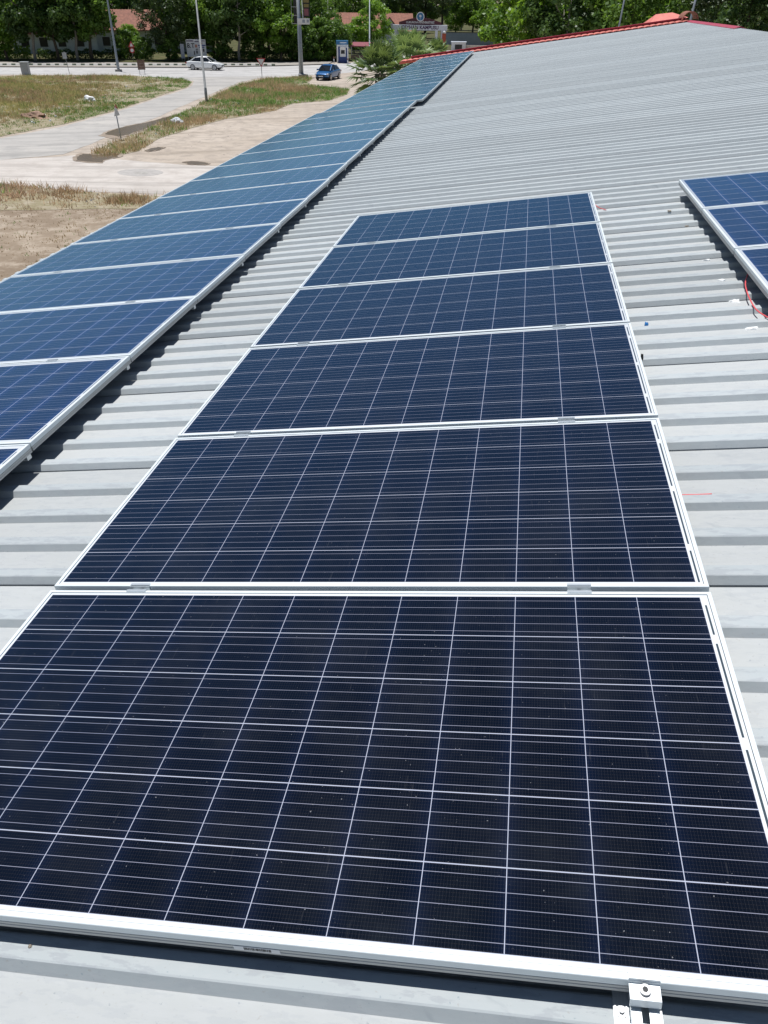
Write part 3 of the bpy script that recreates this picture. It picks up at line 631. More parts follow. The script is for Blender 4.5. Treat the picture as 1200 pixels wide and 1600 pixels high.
def make_tree(name, h, cb, rx, nclump, nleaf, ls, leafm, barkm, seed, trunk_r=0.2, shape='round', lean=0.0):
    rng = np.random.default_rng(seed); r = bpy.data.objects.new(name, None); COL.objects.link(r); r.empty_display_size = 0.3
    t = MB(); top = h * 0.78
    pts = [(0, 0, -0.1), (0.05 * lean, 0.03, cb * 0.5), (0.15 + lean * 0.3, 0.05, cb), (0.1 + lean * .6, 0.0, (cb + top) / 2), (0.15 + lean, 0.05, top)]
    t.tube(pts, [trunk_r * 1.3, trunk_r, trunk_r * 0.85, trunk_r * 0.5, trunk_r * 0.12], 8)
    for k in range(7 if shape != 'cone' else 4):
        a = k * 2.4 + rng.random(); z0 = cb + (top - cb) * (0.05 + 0.11 * k); rr_ = rx * (0.55 + 0.3 * rng.random())
        e = (rr_ * math.cos(a), rr_ * math.sin(a), min(h - 0.6, z0 + rr_ * 0.7)); mdl = (e[0] * 0.5, e[1] * 0.5, z0 + (e[2] - z0) * 0.35)
        t.tube([(0.1, 0.03, z0), mdl, e], [trunk_r * 0.42, trunk_r * 0.28, trunk_r * 0.08], 6)
    t.build('trunk', barkm, r, True)
    C = []; Sz = []; Nn = []
    zc, rz = (cb * 0.85 + h) / 2, (h - cb * 0.85) / 2
    for k in range(nclump):
        while True:
            p = rng.uniform(-1, 1, 3)
            q = np.linalg.norm(p)
            if 0.25 < q < 1.0 and rng.random() < q ** 1.3: break
        if shape == 'cone': wd = 1.0 - 0.75 * (p[2] * 0.5 + 0.5)
        elif shape == 'umbrella': wd = 0.6 + 0.4 * (1 - abs(p[2] - 0.1))
        else: wd = 1.0
        lob = 1 + 0.18 * math.sin(3 * math.atan2(p[1], p[0]) + seed) + 0.12 * math.sin(5 * p[2] + seed)
        cc = np.array([p[0] * rx * wd * lob, p[1] * rx * wd * lob, zc + p[2] * rz])
        cr = (0.10 + 0.13 * rng.random()) * rx * 1.5
        d = rng.normal(size=(nleaf, 3)); d /= np.linalg.norm(d, axis=1)[:, None]
        rad = cr * rng.random(nleaf)[:, None] ** 0.45
        pp = cc + d * rad * np.array([1, 1, 0.7])
        C.append(pp); Sz.append(ls * (0.6 + 0.8 * rng.random(nleaf))); Nn.append(d * 0.8 + np.array([0, 0, 0.25]))
    leaf_mesh('crown', np.concatenate(C), np.concatenate(Sz), leafm, 0.3, 0.62, rng, np.concatenate(Nn), r)
    return r
TV = {
 'plane': make_tree('broadleaf_tree', 10.5, 2.3, 4.0, 85, 105, 0.20, M['leaf'], M['bark'], 1, 0.2),
 'plane2': make_tree('broadleaf_tree', 11.5, 2.6, 3.7, 80, 105, 0.19, M['leafd'], M['barkp'], 2, 0.18, lean=0.4),
 'light': make_tree('broadleaf_tree', 8.5, 1.2, 3.3, 85, 105, 0.17, M['leafl'], M['bark'], 3, 0.16),
 'bush': make_tree('leafy_bush', 4.6, 0.15, 2.3, 60, 95, 0.13, M['leaf'], M['bark'], 4, 0.09),
 'pine': make_tree('pine_tree', 14.0, 5.2, 3.3, 60, 150, 0.13, M['needle'], M['barkd'], 5, 0.24, 'umbrella'),
 'drop': make_tree('casuarina_tree', 12.0, 1.5, 3.6, 75, 140, 0.13, M['needle'], M['bark'], 6, 0.2),
 'cone': make_tree('conifer_tree', 12.0, 0.8, 3.0, 85, 120, 0.13, M['leafd'], M['barkd'], 8, 0.2, 'cone'),
}
GT = 'trees behind the road'
def tree(kind, px, py, sc, label, group=GT, depth=None, rot=None):
    p = G(px, py)
    if depth:                      # standing at this distance along the picture column
        d = ray(px, 60); p = CAM + d * (depth / math.hypot(d.x, d.y))
    p.z = 0.0
    src = TV[kind]; o = dup(src, p, random.uniform(0, 6.28) if rot is None else rot, label, group, sc)
    o['category'] = 'bush' if kind == 'bush' else 'tree'; return o
T = [
 ('plane', -45, 94, 1.0, 'dark broadleaf tree cut off by the left picture edge'),
 ('light', 12, 94, 1.12, 'lighter green tree in the upper left corner above the low hedge'),
 ('plane2', 56, 95.5, 1.0, 'dark tree with a thin pale trunk behind the grey electrical cabinet'),
 ('plane', 92, 94.5, 1.0, 'dark spreading tree right of the thin pale trunk, above the small square sign'),
 ('plane2', 122, 95, 1.03, 'dark tree with pale trunk left of the tall street lamp'),
 ('plane', 144, 94, 1.06, 'leafy tree directly behind the tall galvanised street lamp'),
 ('light', 205, 86, 0.46, 'bright green tree beside the orange roof, behind the triangular warning sign'),
 ('drop', 264, 94.5, 1.0, 'feathery dark evergreen left of the billboard'),
 ('plane', 296, 92, 1.02, 'dark tree right behind the white billboard'),
 ('plane', 335, 93, 1.0, 'leafy tree over the white car roof, right of the billboard'),
 ('plane2', 374, 95.5, 1.0, 'tree with a short pale trunk behind the give way sign'),
 ('plane', 412, 94, 1.0, 'dense dark tree between the give way sign and the thick signal pole'),
 ('light', 440, 95.5, 1.05, 'tree with thin grey trunk just left of the thick signal pole'),
 ('plane', 486, 93, 0.82, 'tree showing right of the thick signal pole under the roof line'),
 ('light', 579, 86, 0.86, 'bright round green tree behind the slim lamp post by the red canopy'),
 ('plane', 555, 62, 1.05, 'dark tree behind the orange roofed house'),
 ('plane2', 600, 60, 1.2, 'tree behind the left end of the campus gate'),
 ('pine', 640, 62, 1.1, 'tall dark pine left of the round gate emblem'),
 ('pine', 664, 60, 1.15, 'tall dark pine trunk right of the round gate emblem'),
 ('pine', 690, 66, 1.05, 'tall pine with bare dark trunk above the right end of the gate beam'),
 ('light', 712, 57, 1.15, 'light green tree above the grey wall near the gate'),
 ('plane', 738, 58, 1.1, 'tree behind the middle of the grey wall'),
 ('light', 757, 61, 0.9, 'small light tree at the right end of the grey wall'),
 ('bush', 781, 74, 1.3, 'big round bush beside the lamp post at the end of the grey wall'),
 ('plane', 640, 52, 1.3, 'far tree filling the gap behind the gate pines'),
]
for k_, x, y, s_, l_ in T: tree(k_, x, y, s_, l_)
T2 = [
 ('light', 828, 92, 1.25, 'large leafy tree right of the lamp post behind the red gable edge'),
 ('plane2', 880, 88, 1.05, 'dark dense tree behind the middle of the red gable edge'),
 ('plane', 925, 95, 1.05, 'dark tree left of the thin pale trunk near the roof peak'),
 ('plane', 985, 84, 1.05, 'mid green tree between the pale trunk and the roof peak'),
 ('light', 1030, 92, 0.95, 'lighter green tree behind the orange tile hump'),
 ('plane2', 1072, 98, 1.1, 'very dark tree behind the roof peak'),
 ('drop', 1118, 84, 1.05, 'feathery olive green tree right of the roof peak'),
 ('cone', 1160, 78, 1.1, 'conical evergreen near the right picture edge'),
 ('cone', 1205, 82, 1.1, 'conical evergreen cut off by the right picture edge'),
 ('light', 1150, 66, 0.66, 'grey green shrubby tree low behind the ridge at the right'),
]
for k_, x, d_, s_, l_ in T2: tree(k_, x, 0, s_, l_, 'trees beyond the roof ridge', d_)
# second rows, deeper: fill the band up to the top of the picture
x = -60; i = 0
back_l = ['dark tree deep in the second row left of the tall street lamp', 'dark tree deep in the second row behind the billboard and white car', 'dark tree in the back row between the signal pole and the gate', 'tree of the back row right of the gate, above the roof edge']
while x < 1240:
    kd = ('plane', 'plane2', 'drop', 'plane', 'cone')[i % 5]
    lab = back_l[0 if x < 170 else 1 if x < 440 else 2 if x < 690 else 3]
    if not (150 < x < 245 or 530 < x < 605): tree(kd, x + random.uniform(-6, 6), 82 if x < 450 else 48, 0.98 + 0.04 * (x > 450) + random.uniform(-.05, .12), lab, 'trees of the back rows')
    x += 37; i += 1
x = -40
while x < 1240:
    kd = ('plane2', 'plane', 'plane')[i % 3]
    lab = ['far dark tree in the rearmost row on the left', 'far dark tree in the rearmost row around the gate', 'far dark tree in the rearmost row behind the roof'][0 if x < 450 else 1 if x < 760 else 2]
    tree(kd, x + random.uniform(-8, 8), 60 if x < 450 else 38, 1.12 + random.uniform(0, .15), lab, 'trees of the rearmost row'); x += 44; i += 1
BU = [(500, 95.5, 1.15, 'leafy bush between the signal pole and the cash machine'), (520, 95, 1.1, 'tall pale green bush touching the left side of the cash machine'), (512, 92, 1.25, 'bush behind the lamp with the white head'),
      (477, 96, 0.9, 'dark bush at the foot of the trees behind the signal pole'), (200, 93, .8, 'bright bush right of the tall street lamp'), (228, 94.5, .62, 'low clipped bush beside the round traffic sign'), (552, 84, .95, 'yellow green bush behind the cash machine'),
      (455, 95.5, .75, 'dark undergrowth bush left of the signal pole'), (400, 95, .75, 'dark undergrowth bush under the trees behind the give way sign'), (345, 95, .7, 'dark undergrowth bush right of the billboard'), (265, 95, .7, 'dark undergrowth bush left of the billboard')]
for x, y, s_, l_ in BU: tree('bush', x, y, s_, l_, 'bushes behind the road')
for q in TV.values():
    for ch in list(q.children): bpy.data.objects.remove(ch)
    bpy.data.objects.remove(q)
# clipped hedge on the left
def hedge(px0, px1, py, h, d, label, seed, m='leafl'):
    rng = np.random.default_rng(seed); p0, p1 = G(px0, py), G(px1, py); L_ = (p1 - p0).length
    n = int(L_ * h * 260); c = np.c_[rng.uniform(0, L_, n), rng.uniform(-d / 2, d / 2, n), rng.uniform(0.05, 1, n) ** 0.8 * h * 1.0]
    c[:, 2] *= 1 + 0.12 * np.sin(c[:, 0] * 2.1) + 0.08 * np.sin(c[:, 0] * 5)
    o = leaf_mesh('hedge', c, 0.10 * (0.6 + 0.8 * rng.random(n)), M[m], 0.4, 0.7, rng); o.location = p0; o.rotation_euler = (0, 0, math.atan2(p1.y - p0.y, p1.x - p0.x)); return tag(o, label, 'hedge')
hedge(-60, 50, 93.5, 1.7, 1.2, 'light green clipped hedge at the left end behind the road', 1)
hedge(60, 240, 92.5, 1.1, 1.0, 'low dark hedge under the trees behind the street lamp', 2, 'leafd')
hedge(345, 470, 94, 1.2, 1.0, 'dark hedge under the trees behind the give way sign', 3, 'leafd')

# fan palms by the gable
def make_palm(h, seed, rl):
    rng = np.random.default_rng(seed); r = bpy.data.objects.new('fan_palm', None); COL.objects.link(r)
    t = MB(); t.tube([(0, 0, -.1), (0.05, 0, h * .3), (0, .05, h * .7), (0, 0, h)], [0.34, 0.27, 0.26, 0.3], 12); t.build('trunk', M['bark'], r, True)
    f = MB()
    nl = 46
    for k in range(nl):
        az = k * 2.39996 + rng.uniform(-.2, .2); el = math.radians(82 - 118 * (k / nl) ** 0.9) + rng.uniform(-.1, .1)
        d = Vector((math.cos(az) * math.cos(el), math.sin(az) * math.cos(el), math.sin(el)))
        side = Vector((-math.sin(az), math.cos(az), 0)); pet = rl * rng.uniform(0.75, 1.0); base = Vector((0, 0, h)) + d * 0.15
        hub = base + d * pet; hub.z -= 0.12 * pet * math.cos(el)
        f.bar(base, hub, 0.05, 0.025)
        nrm = side.cross(d).normalized(); R_ = rl * rng.uniform(0.75, 0.95); ns = 17
        for s_ in range(ns):
            a = math.radians(-112 + 224 * s_ / (ns - 1)); dd = (d * math.cos(a) + side * math.sin(a)).normalized()
            ln = R_ * (0.72 + 0.28 * math.cos(a)) * rng.uniform(.9, 1.05); wv = (side * math.cos(a) - d * math.sin(a)).normalized()
            m1 = hub + dd * ln * 0.55 + nrm * 0.02; tip = hub + dd * ln + nrm * (-0.05) + Vector((0, 0, -0.32 * ln * abs(rng.normal(0.6, .35))))
            w0 = 0.052 * rl
            f.add([hub - wv * 0.008, hub + wv * 0.008, m1 + wv * w0 + nrm * 0.012, m1 - wv * w0 + nrm * 0.012, tip, m1 - nrm * 0.02], [(0, 5, 3), (0, 1, 5), (1, 2, 5), (3, 5, 4), (5, 2, 4)])
    f.build('crown', M['frond'], r); return r
def put_palm(px, py, depth, h, seed, rl, label):
    r = make_palm(h, seed, rl); d = ray(px, py); p = CAM + d * (depth / math.hypot(d.x, d.y)); r.location = (p.x, p.y, p.z - h); tag(r, label, 'palm', 'fan palms by the gable')
put_palm(638, 98, 50, 4.2, 3, 1.05, 'tall fan palm in front of the campus gate, right behind the gable')
put_palm(594, 116, 47, 3.3, 4, 1.02, 'shorter fan palm spreading left of the gable end over the dirt')
put_palm(681, 88, 56, 4.0, 9, 0.6, 'small fan palm crown by the foot of the red brick pillar')

# ------------------------------------------------------------------ grass and litter
def inpoly(x, y, P):
    c = np.zeros(len(x), bool); n = len(P)
    for i in range(n):
        x0, y0 = P[i]; x1, y1 = P[i - 1]
        k = ((y0 > y) != (y1 > y)) & (x < (x1 - x0) * (y - y0) / (y1 - y0 + 1e-12) + x0); c ^= k
    return c
def vnoise(x, y, s, seed):
    r = np.random.default_rng(seed); g_ = r.random((64, 64)); xx, yy = x / s, y / s; i, j = np.floor(xx).astype(int), np.floor(yy).astype(int); fx, fy = xx - i, yy - j
    fx = fx * fx * (3 - 2 * fx); fy = fy * fy * (3 - 2 * fy); q = lambda a, b: g_[a % 64, b % 64]
    return (q(i, j) * (1 - fx) + q(i + 1, j) * fx) * (1 - fy) + (q(i, j + 1) * (1 - fx) + q(i + 1, j + 1) * fx) * fy
TAN = np.array([0.54, 0.43, 0.24]); RUST = np.array([0.42, 0.30, 0.175]); GREEN = np.array([0.17, 0.30, 0.065]); OLIVE = np.array([0.40, 0.37, 0.14]); STRAW = np.array([0.62, 0.45, 0.31])
def grass(name, poly_px, dens, hgt, seed, label, greenfn, cols, blades=6, spread=0.12, thr=0.22):
    rng = np.random.default_rng(seed); P = [(G(x, y).x, G(x, y).y) for x, y in poly_px]; X = np.array(P); lo, hi = X.min(0), X.max(0)
    n = int((hi - lo).prod() * dens); x = rng.uniform(lo[0], hi[0], n); y = rng.uniform(lo[1], hi[1], n); k = inpoly(x, y, P); x, y = x[k], y[k]
    patch = vnoise(x, y, 5.5, seed + 3) * 0.40 + vnoise(x, y, 1.9, seed) * 0.35 + vnoise(x, y, 0.6, seed + 1) * 0.25
    keep = rng.random(len(x)) < np.clip((patch - thr) * 3.2, 0.06, 1); x, y, patch = x[keep], y[keep], patch[keep]; n = len(x)
    gr = greenfn(x, y, P); hs = hgt * (0.3 + 1.2 * rng.random(n) ** 2) * (0.35 + 1.4 * patch) * (1 - 0.35 * gr)
    pick = rng.random(n) < gr; tn = vnoise(x, y, 3.0, seed + 5)[:, None]
    base = cols[0] * tn + cols[1] * (1 - tn); gcol = cols[2] * (0.6 + 0.8 * rng.random((n, 1)))
    c = np.where(pick[:, None], gcol, base) * (0.7 + 0.6 * rng.random((n, 1)))
    B = blades; ox = rng.normal(0, spread, (n, B)); oy = rng.normal(0, spread, (n, B)); a = rng.uniform(0, 6.28, (n, B)); hb = hs[:, None] * (0.6 + 0.6 * rng.random((n, B))); wb = 0.012 + 0.016 * rng.random((n, B))
    v = np.empty((n, B, 3, 3)); bx, by = x[:, None] + ox, y[:, None] + oy
    v[..., 0, 0] = bx - np.cos(a) * wb; v[..., 0, 1] = by - np.sin(a) * wb; v[..., 0, 2] = 0
    v[..., 1, 0] = bx + np.cos(a) * wb; v[..., 1, 1] = by + np.sin(a) * wb; v[..., 1, 2] = 0
    v[..., 2, 0] = bx + rng.normal(0, .4, (n, B)) * hb; v[..., 2, 1] = by + rng.normal(0, .4, (n, B)) * hb; v[..., 2, 2] = hb
    m_ = n * B; me = bpy.data.meshes.new(name); me.vertices.add(3 * m_); me.vertices.foreach_set('co', v.ravel()); me.loops.add(3 * m_); me.loops.foreach_set('vertex_index', np.arange(3 * m_))
    me.polygons.add(m_); me.polygons.foreach_set('loop_start', np.arange(m_) * 3); me.polygons.foreach_set('loop_total', np.full(m_, 3)); me.update(calc_edges=True)
    at = me.color_attributes.new('tint', 'FLOAT_COLOR', 'POINT'); cc = np.ones((n, B, 3, 4)); cc[..., :3] = c[:, None, None, :]; at.data.foreach_set('color', cc.ravel())
    me.materials.append(M['grass']); o = bpy.data.objects.new(name, me); COL.objects.link(o); return tag(o, label, 'grass', None, 'stuff')
def edge_dist(x, y, P, i0, i1):
    d = np.full(len(x), 1e9)
    for i in range(i0, i1):
        a, b = np.array(P[i % len(P)]), np.array(P[(i + 1) % len(P)]); ab = b - a; t = np.clip(((x - a[0]) * ab[0] + (y - a[1]) * ab[1]) / (ab @ ab), 0, 1)
        d = np.minimum(d, np.hypot(x - a[0] - t * ab[0], y - a[1] - t * ab[1]))
    return d
grass('dry_grass', PA, 34, 0.24, 41, 'patch of tan and green weeds between the main road and the side road', lambda x, y, P: np.clip(0.95 - edge_dist(x, y, P, 4, 11) / 7.5, 0.14, 0.9) * (0.55 + vnoise(x, y, 2.5, 9)), (OLIVE * 1.25, RUST * 1.05, GREEN))
grass('dry_grass', PB, 36, 0.26, 42, 'strip of tan weeds and green grass between the side road and the dirt yard', lambda x, y, P: np.clip(vnoise(x, y, 3.5, 3) * 1.5 - 0.45 + 0.5 * (edge_dist(x, y, P, 3, 8) < 2.0), 0.06, 0.9), (TAN, RUST * 1.2, GREEN * 1.1))
grass('dry_brush', [(x, y) for x, y in PC], 60, 0.25, 43, 'row of dry straw coloured brush along the near side of the dirt track', lambda x, y, P: np.full(len(x), 0.04), (STRAW * 1.0, RUST * 1.15, GREEN), 7, 0.16, 0.42)
grass('field_weeds', [(-150, 326), (0, 326), (150, 325), (260, 320), (290, 330), (150, 420), (-20, 550), (-220, 550)], 6, 0.07, 44, 'low dry weeds scattered on the brown field', lambda x, y, P: np.clip(vnoise(x, y, 4, 8) * 1.6 - 0.95, 0.02, .7), (TAN * .85, RUST * .95, GREEN * 1.1), 5, 0.16)
def litter(name, poly_px, dens, seed, label, colm, sz=(0.05, 0.16), keepfn=None):
    rng = np.random.default_rng(seed); P = [(G(x, y).x, G(x, y).y) for x, y in poly_px]; X = np.array(P); lo, hi = X.min(0), X.max(0); n = int((hi - lo).prod() * dens)
    x = rng.uniform(lo[0], hi[0], n); y = rng.uniform(lo[1], hi[1], n); k = inpoly(x, y, P); d = MB(); d.mats = colm; q = vnoise(x, y, 2.5, seed)
    for xx, yy, ok, qq in zip(x, y, k, q):
        if not ok or qq < 0.5: continue
        s_ = rng.uniform(*sz); d.cur = int(rng.integers(len(colm))); a = rng.uniform(0, 6.28, 5); rr_ = s_ * rng.uniform(.5, 1, 5)
        ang = np.sort(a); top = [(xx + r_ * .6 * math.cos(t), yy + r_ * .6 * math.sin(t), s_ * rng.uniform(.4, .8)) for t, r_ in zip(ang, rr_)]; bot = [(xx + r_ * math.cos(t), yy + r_ * math.sin(t), 0) for t, r_ in zip(ang, rr_)]
        d.add(bot + top, [(i, (i + 1) % 5, 5 + (i + 1) % 5, 5 + i) for i in range(5)] + [(5, 6, 7, 8, 9)])
    return tag(d.build(name), label, 'litter', None, 'stuff')
stones = [M['plaster'], M['concrete'], M['plasterb'], M['foil']]
litter('litter', [(60, 150), (140, 120), (250, 125), (240, 145), (180, 165), (60, 190)], 0.5, 61, 'scattered pale rubbish and stones among the weeds left of the side road', stones)
litter('litter', [(20, 170), (110, 165), (110, 185), (20, 200)], 1.2, 62, 'pale stones and rubble around the reddish rubble heap', stones)
litter('litter', PB, 0.35, 63, 'scattered pale rubbish in the weeds right of the side road', stones)
litter('litter', [(-20, 312), (120, 312), (120, 328), (-20, 328)], 3.0, 64, 'white plastic rubbish caught in the dry brush', [M['foil'], M['white'], M['plasterb']], (.06, .18))
litter('litter', [(100, 302), (250, 308), (240, 326), (100, 326)], 1.4, 65, 'pale stones in the dry brush by the eave row', [M['plasterb'], M['concrete']], (.05, .14))
litter('gravel', [(100, 240), (330, 190), (460, 165), (560, 150), (420, 262), (200, 255)], 0.35, 66, 'loose stones scattered over the dirt yard', [M['concrete'], M['plasterb']], (.02, .06))
def blob(name, px, py, sx, sy, sz, label, cat, m, seed, rough=0.25):
    me = bpy.data.meshes.new(name); bm = bmesh.new(); bmesh.ops.create_icosphere(bm, subdivisions=3, radius=1); r = random.Random(seed); ph = [r.uniform(0, 6) for _ in range(6)]
    for v in bm.verts:
        k = 1 + rough * (math.sin(3 * v.co.x + ph[0]) * math.sin(4 * v.co.y + ph[1]) + 0.6 * math.sin(7 * v.co.z + ph[2]) * math.sin(6 * v.co.x + ph[3])); v.co = Vector((v.co.x * k * sx, v.co.y * k * sy, max(-0.1, v.co.z * k) * sz))
    bm.to_mesh(me); bm.free(); me.materials.append(m); o = bpy.data.objects.new(name, me); COL.objects.link(o); o.location = G(px, py); o.rotation_euler = (0, 0, r.uniform(-.5, .5)); return tag(o, label, cat)
blob('sack', 140, 158, .62, .4, .42, 'white plastic sack lying in the weeds left of the side road', 'sack', M['white'], 3)
blob('rubble_heap', 58, 184, 1.0, .7, .35, 'reddish brown rubble heap in the weeds at the lower left', 'rubble', pmat('rubble', (0.33, 0.21, 0.15), .95, 0, .5, 9, bump=.8), 5, .4)
blob('white_stone', 277, 193, .4, .3, .35, 'pale stone in the grass strip right of the leaning sign', 'stone', M['plaster'], 8, .4)

# ------------------------------------------------------------------ street furniture
def pole_pts(h, lean=(0, 0)): return [(0, 0, 0), (lean[0] * .5, lean[1] * .5, h / 2), (lean[0], lean[1], h)]
def street_lamp(px, py, h, r0, label, m='galv', arm=1.3, base=True, rotz=None, head=True):
    p = G(px, py); t = thing('street_lamp', label, 'street lamp', p, facing(p) if rotz is None else rotz, 'street lamps')
    d = MB(); d.tube([(0, 0, 0), (0, 0, 0.12 * h), (0, 0, 0.121 * h), (0, 0, h)], [r0 * 1.25, r0 * 1.2, r0, r0 * 0.55], 12); d.build('pole', M[m], t, True)
    if base: d = MB(); d.box(-0.4, 0.4, -0.4, 0.4, -0.05, 0.22); d.build('footing', M['concrete'], t); bevel(t.children[-1], .04)
    if head:
        d = MB(); d.tube([(0, 0, h - .05), (arm * .4, 0, h + .25), (arm, 0, h + .38)], [.04, .035, .03], 8); d.build('arm', M[m], t, True)
        d = MB(); d.tube([(arm - .05, 0, h + .38), (arm + .15, 0, h + .40), (arm + .6, 0, h + .40), (arm + .75, 0, h + .38)], [.05, .13, .14, .05], 10); d.build('lamp_head', M['white'], t, True)
    return t
street_lamp(185.5, 111.5, 9.2, .135, 'tall galvanised street lamp on a concrete footing beside the main road')
street_lamp(323, 159.5, 8.8, .10, 'slim grey lamp post in the weeds in front of the white car', 'pole_dull', base=False)
street_lamp(577.5, 96, 9.5, .11, 'slim pale lamp post in front of the red canopy', base=False)
street_lamp(791, 72, 9.6, .14, 'lamp post at the right end of the grey wall by the gate')
street_lamp(514.5, 92, 7.4, .06, 'low lamp with a white head rising from the bush beside the cash machine', 'pole_dull', .55, False)
street_lamp(504, 86, 9.6, .10, 'grey lamp post behind the trees right of the signal pole', base=False)
# lean poles behind the ridge
def plain_pole(name, cat, px, depth, h, r, label, lean, m):
    d0 = ray(px, 60); p = CAM + d0 * (depth / math.hypot(d0.x, d0.y)); p.z = 0; d = MB(); d.tube([(0, 0, 0), (lean * .5, 0, h / 2), (lean, 0, h)], [r, r * .85, r * .6], 10); o = d.build(name, M[m], None, True); o.location = p; return tag(o, label, cat)
plain_pole('utility_pole', 'pole', 957, 62, 10, .07, 'thin pale pole rising behind the roof left of its peak', .5, 'galv')
plain_pole('utility_pole', 'pole', 1064, 60, 10, .09, 'grey pole leaning right, rising beside the roof peak', .55, 'galv')
# thick signal pole with panels
p = G(474, 120); sp_ = thing('signal_pole', 'thick grey signal pole with dark panels and a white box beside the junction', 'signal pole', p, facing(p), None)
d = MB(); d.box(-.55, .55, -.5, .5, -.05, .28); d.build('footing', M['concrete'], sp_); bevel(sp_.children[-1], .05)
d = MB(); d.tube([(0, 0, .2), (0, 0, .32)], [.36, .33], 16); d.tube([(0, 0, .3), (0, 0, 2.5), (0, 0, 9.5)], [.26, .235, .19], 16); d.build('pole', M['galv'], sp_, True)
d = MB(); d.box(-.78, .02, -.08, .05, 5.05, 8.5); d.build('dark_panel', M['black'], sp_); pn = sp_.children[-1]; pn.location.x = -.22
d = MB()
for z in (5.08, 5.85, 6.62, 7.4): d.box(-.80, .03, -.11, -.081, z, z + .05)
for x in (-.80, -.01): d.box(x, x + .04, -.115, -.082, 5.05, 8.5)
d.build('panel_frame', M['steel'], pn)
d = MB(); d.box(.28, 1.0, -.06, .06, 5.75, 8.5); d.build('sign_board', M['black'], sp_); sb = sp_.children[-1]
d = MB(); d.box(.34, .94, -.085, -.061, 7.05, 7.45); d.box(.36, .90, -.085, -.061, 6.62, 6.92); d.build('yellow_plate', pmat('yellow_plate', (.25, .20, .07), .6), sb)
d = MB(); d.box(.38, .86, -.085, -.061, 5.85, 6.5); d.build('pink_plate', pmat('pink_plate', (.28, .10, .12), .6), sb)
d = MB(); d.box(-.42, .95, -.42, -.2, 5.05, 5.62); d.build('white_box', M['white'], sp_); bevel(sp_.children[-1], .02); wb_ = sp_.children[-1]
d = MB(); d.box(.14, .42, -.428, -.421, 5.2, 5.48); d.box(.62, .85, -.428, -.421, 5.22, 5.5); d.build('grey_marking', M['wallgrey'], wb_)
d = MB(); d.bar((-.34, -.1, 5.6), (-.42, -.1, 8.6), .1, .1); d.bar((.22, -.1, 5.6), (.14, -.1, 8.6), .1, .1); d.build('bracket', M['white'], sp_)

def post_sign(name, px, py, h, label, cat, r=.035, m='galv', rot=None, lean=0):
    p = G(px, py); t = thing(name, label, cat, p, facing(p) if rot is None else rot); d = MB(); d.tube([(0, 0, 0), (lean * .5, 0, h * .5), (lean, 0, h)], r, 8); d.build('post', M[m], t, True); return t
# give way sign
t = post_sign('give_way_sign', 409.7, 123.5, 1.95, 'white and red give way triangle on a grey post beside the junction', 'road sign')
d = MB(); d.prism([(-.50, 1.98), (.50, 1.98), (0, 1.12)], 'y', -.06, -.045); d.build('red_border', M['red'], t)
d = MB(); d.prism([(-.36, 1.90), (.36, 1.90), (0, 1.28)], 'y', -.066, -.0605); d.build('white_face', M['white'], t)
# back of a warning triangle, leaning
t = post_sign('warning_sign', 189.5, 219, 1.75, 'grey back of a triangular sign on a leaning post by the puddle', 'road sign', lean=-.06)
d = MB(); d.prism([(-.34, 1.36), (.34, 1.36), (0, 1.95)], 'y', -.055, -.04); d.build('sign_back', M['plaster'], t); t.children[-1].rotation_euler = (0, 0, 1.05); t.children[-1].location.x = -.06
d = MB(); d.prism([(-.12, 1.78), (.12, 1.78), (0, 2.0)], 'y', -.062, -.056); d.build('red_tip', pmat('faded_red', (.5, .17, .13), .7), t); t.children[-1].rotation_euler = (0, 0, 1.05); t.children[-1].location.x = -.06
t = post_sign('plate_sign', 108.5, 114.5, 2.1, 'small white square plate on a thin post right of the cabinet', 'road sign', .03, 'pole_dull', None, -.15)
d = MB(); d.box(-.40, .06, -.06, -.04, 1.45, 2.05); d.build('plate', M['cabinet'], t)
t = post_sign('traffic_signs', 209, 97, 2.2, 'red bordered triangle above a round red sign on one post by the trees', 'road sign', .035, 'pole_dull')
d = MB(); d.prism([(-.42, 1.72), (.42, 1.72), (0, 2.45)], 'y', -.06, -.04); d.build('triangle', M['red'], t); a_ = t.children[-1]
d = MB(); d.prism([(-.22, 1.82), (.22, 1.82), (0, 2.22)], 'y', -.066, -.0605); d.build('triangle_face', M['white'], a_)
d = MB(); d.prism([(.32 * math.cos(a), 1.36 + .32 * math.sin(a)) for a in np.linspace(0, 6.283, 20, endpoint=False)], 'y', -.06, -.04); d.build('disc', M['red'], t); a_ = t.children[-1]
d = MB(); d.prism([(.2 * math.cos(a), 1.36 + .2 * math.sin(a)) for a in np.linspace(0, 6.283, 20, endpoint=False)], 'y', -.066, -.0605); d.build('disc_face', M['white'], a_)
p = G(222.5, 116.5); t = thing('notice_board', 'rusty brown board on two thin legs at the edge of the main road', 'board', p, facing(p) + .2)
for x in (-.27, .30): d = MB(); d.bar((x, 0, 0), (x, 0, 1.2), .05, .05); d.build('leg', M['steel'], t)
d = MB()
for k in range(6): d.box(-.42, .42, -.05 - .004 * (k % 2), -.02, .48 + k * .16, .48 + k * .16 + .152)
d.build('board', M['brown'], t)
p = G(41.5, 117); t = thing('electrical_cabinet', 'weathered grey electrical cabinet standing beside the main road', 'cabinet', p, facing(p) - .35)
d = MB(); d.box(-.40, .40, -.3, .3, 0, 1.2); d.build('body', M['cabinet'], t); bevel(t.children[-1], .02)
d = MB(); d.box(-.46, .46, -.36, .36, 1.201, 1.27); d.build('lid', M['cabinet'], t); bevel(t.children[-1], .02)
d = MB(); d.box(-.35, .35, -.318, -.301, .08, 1.12); d.build('door', M['cabinet'], t); dd_ = t.children[-1]
d = MB(); d.box(.24, .28, -.34, -.319, .55, .7); d.build('handle', M['steel'], dd_)
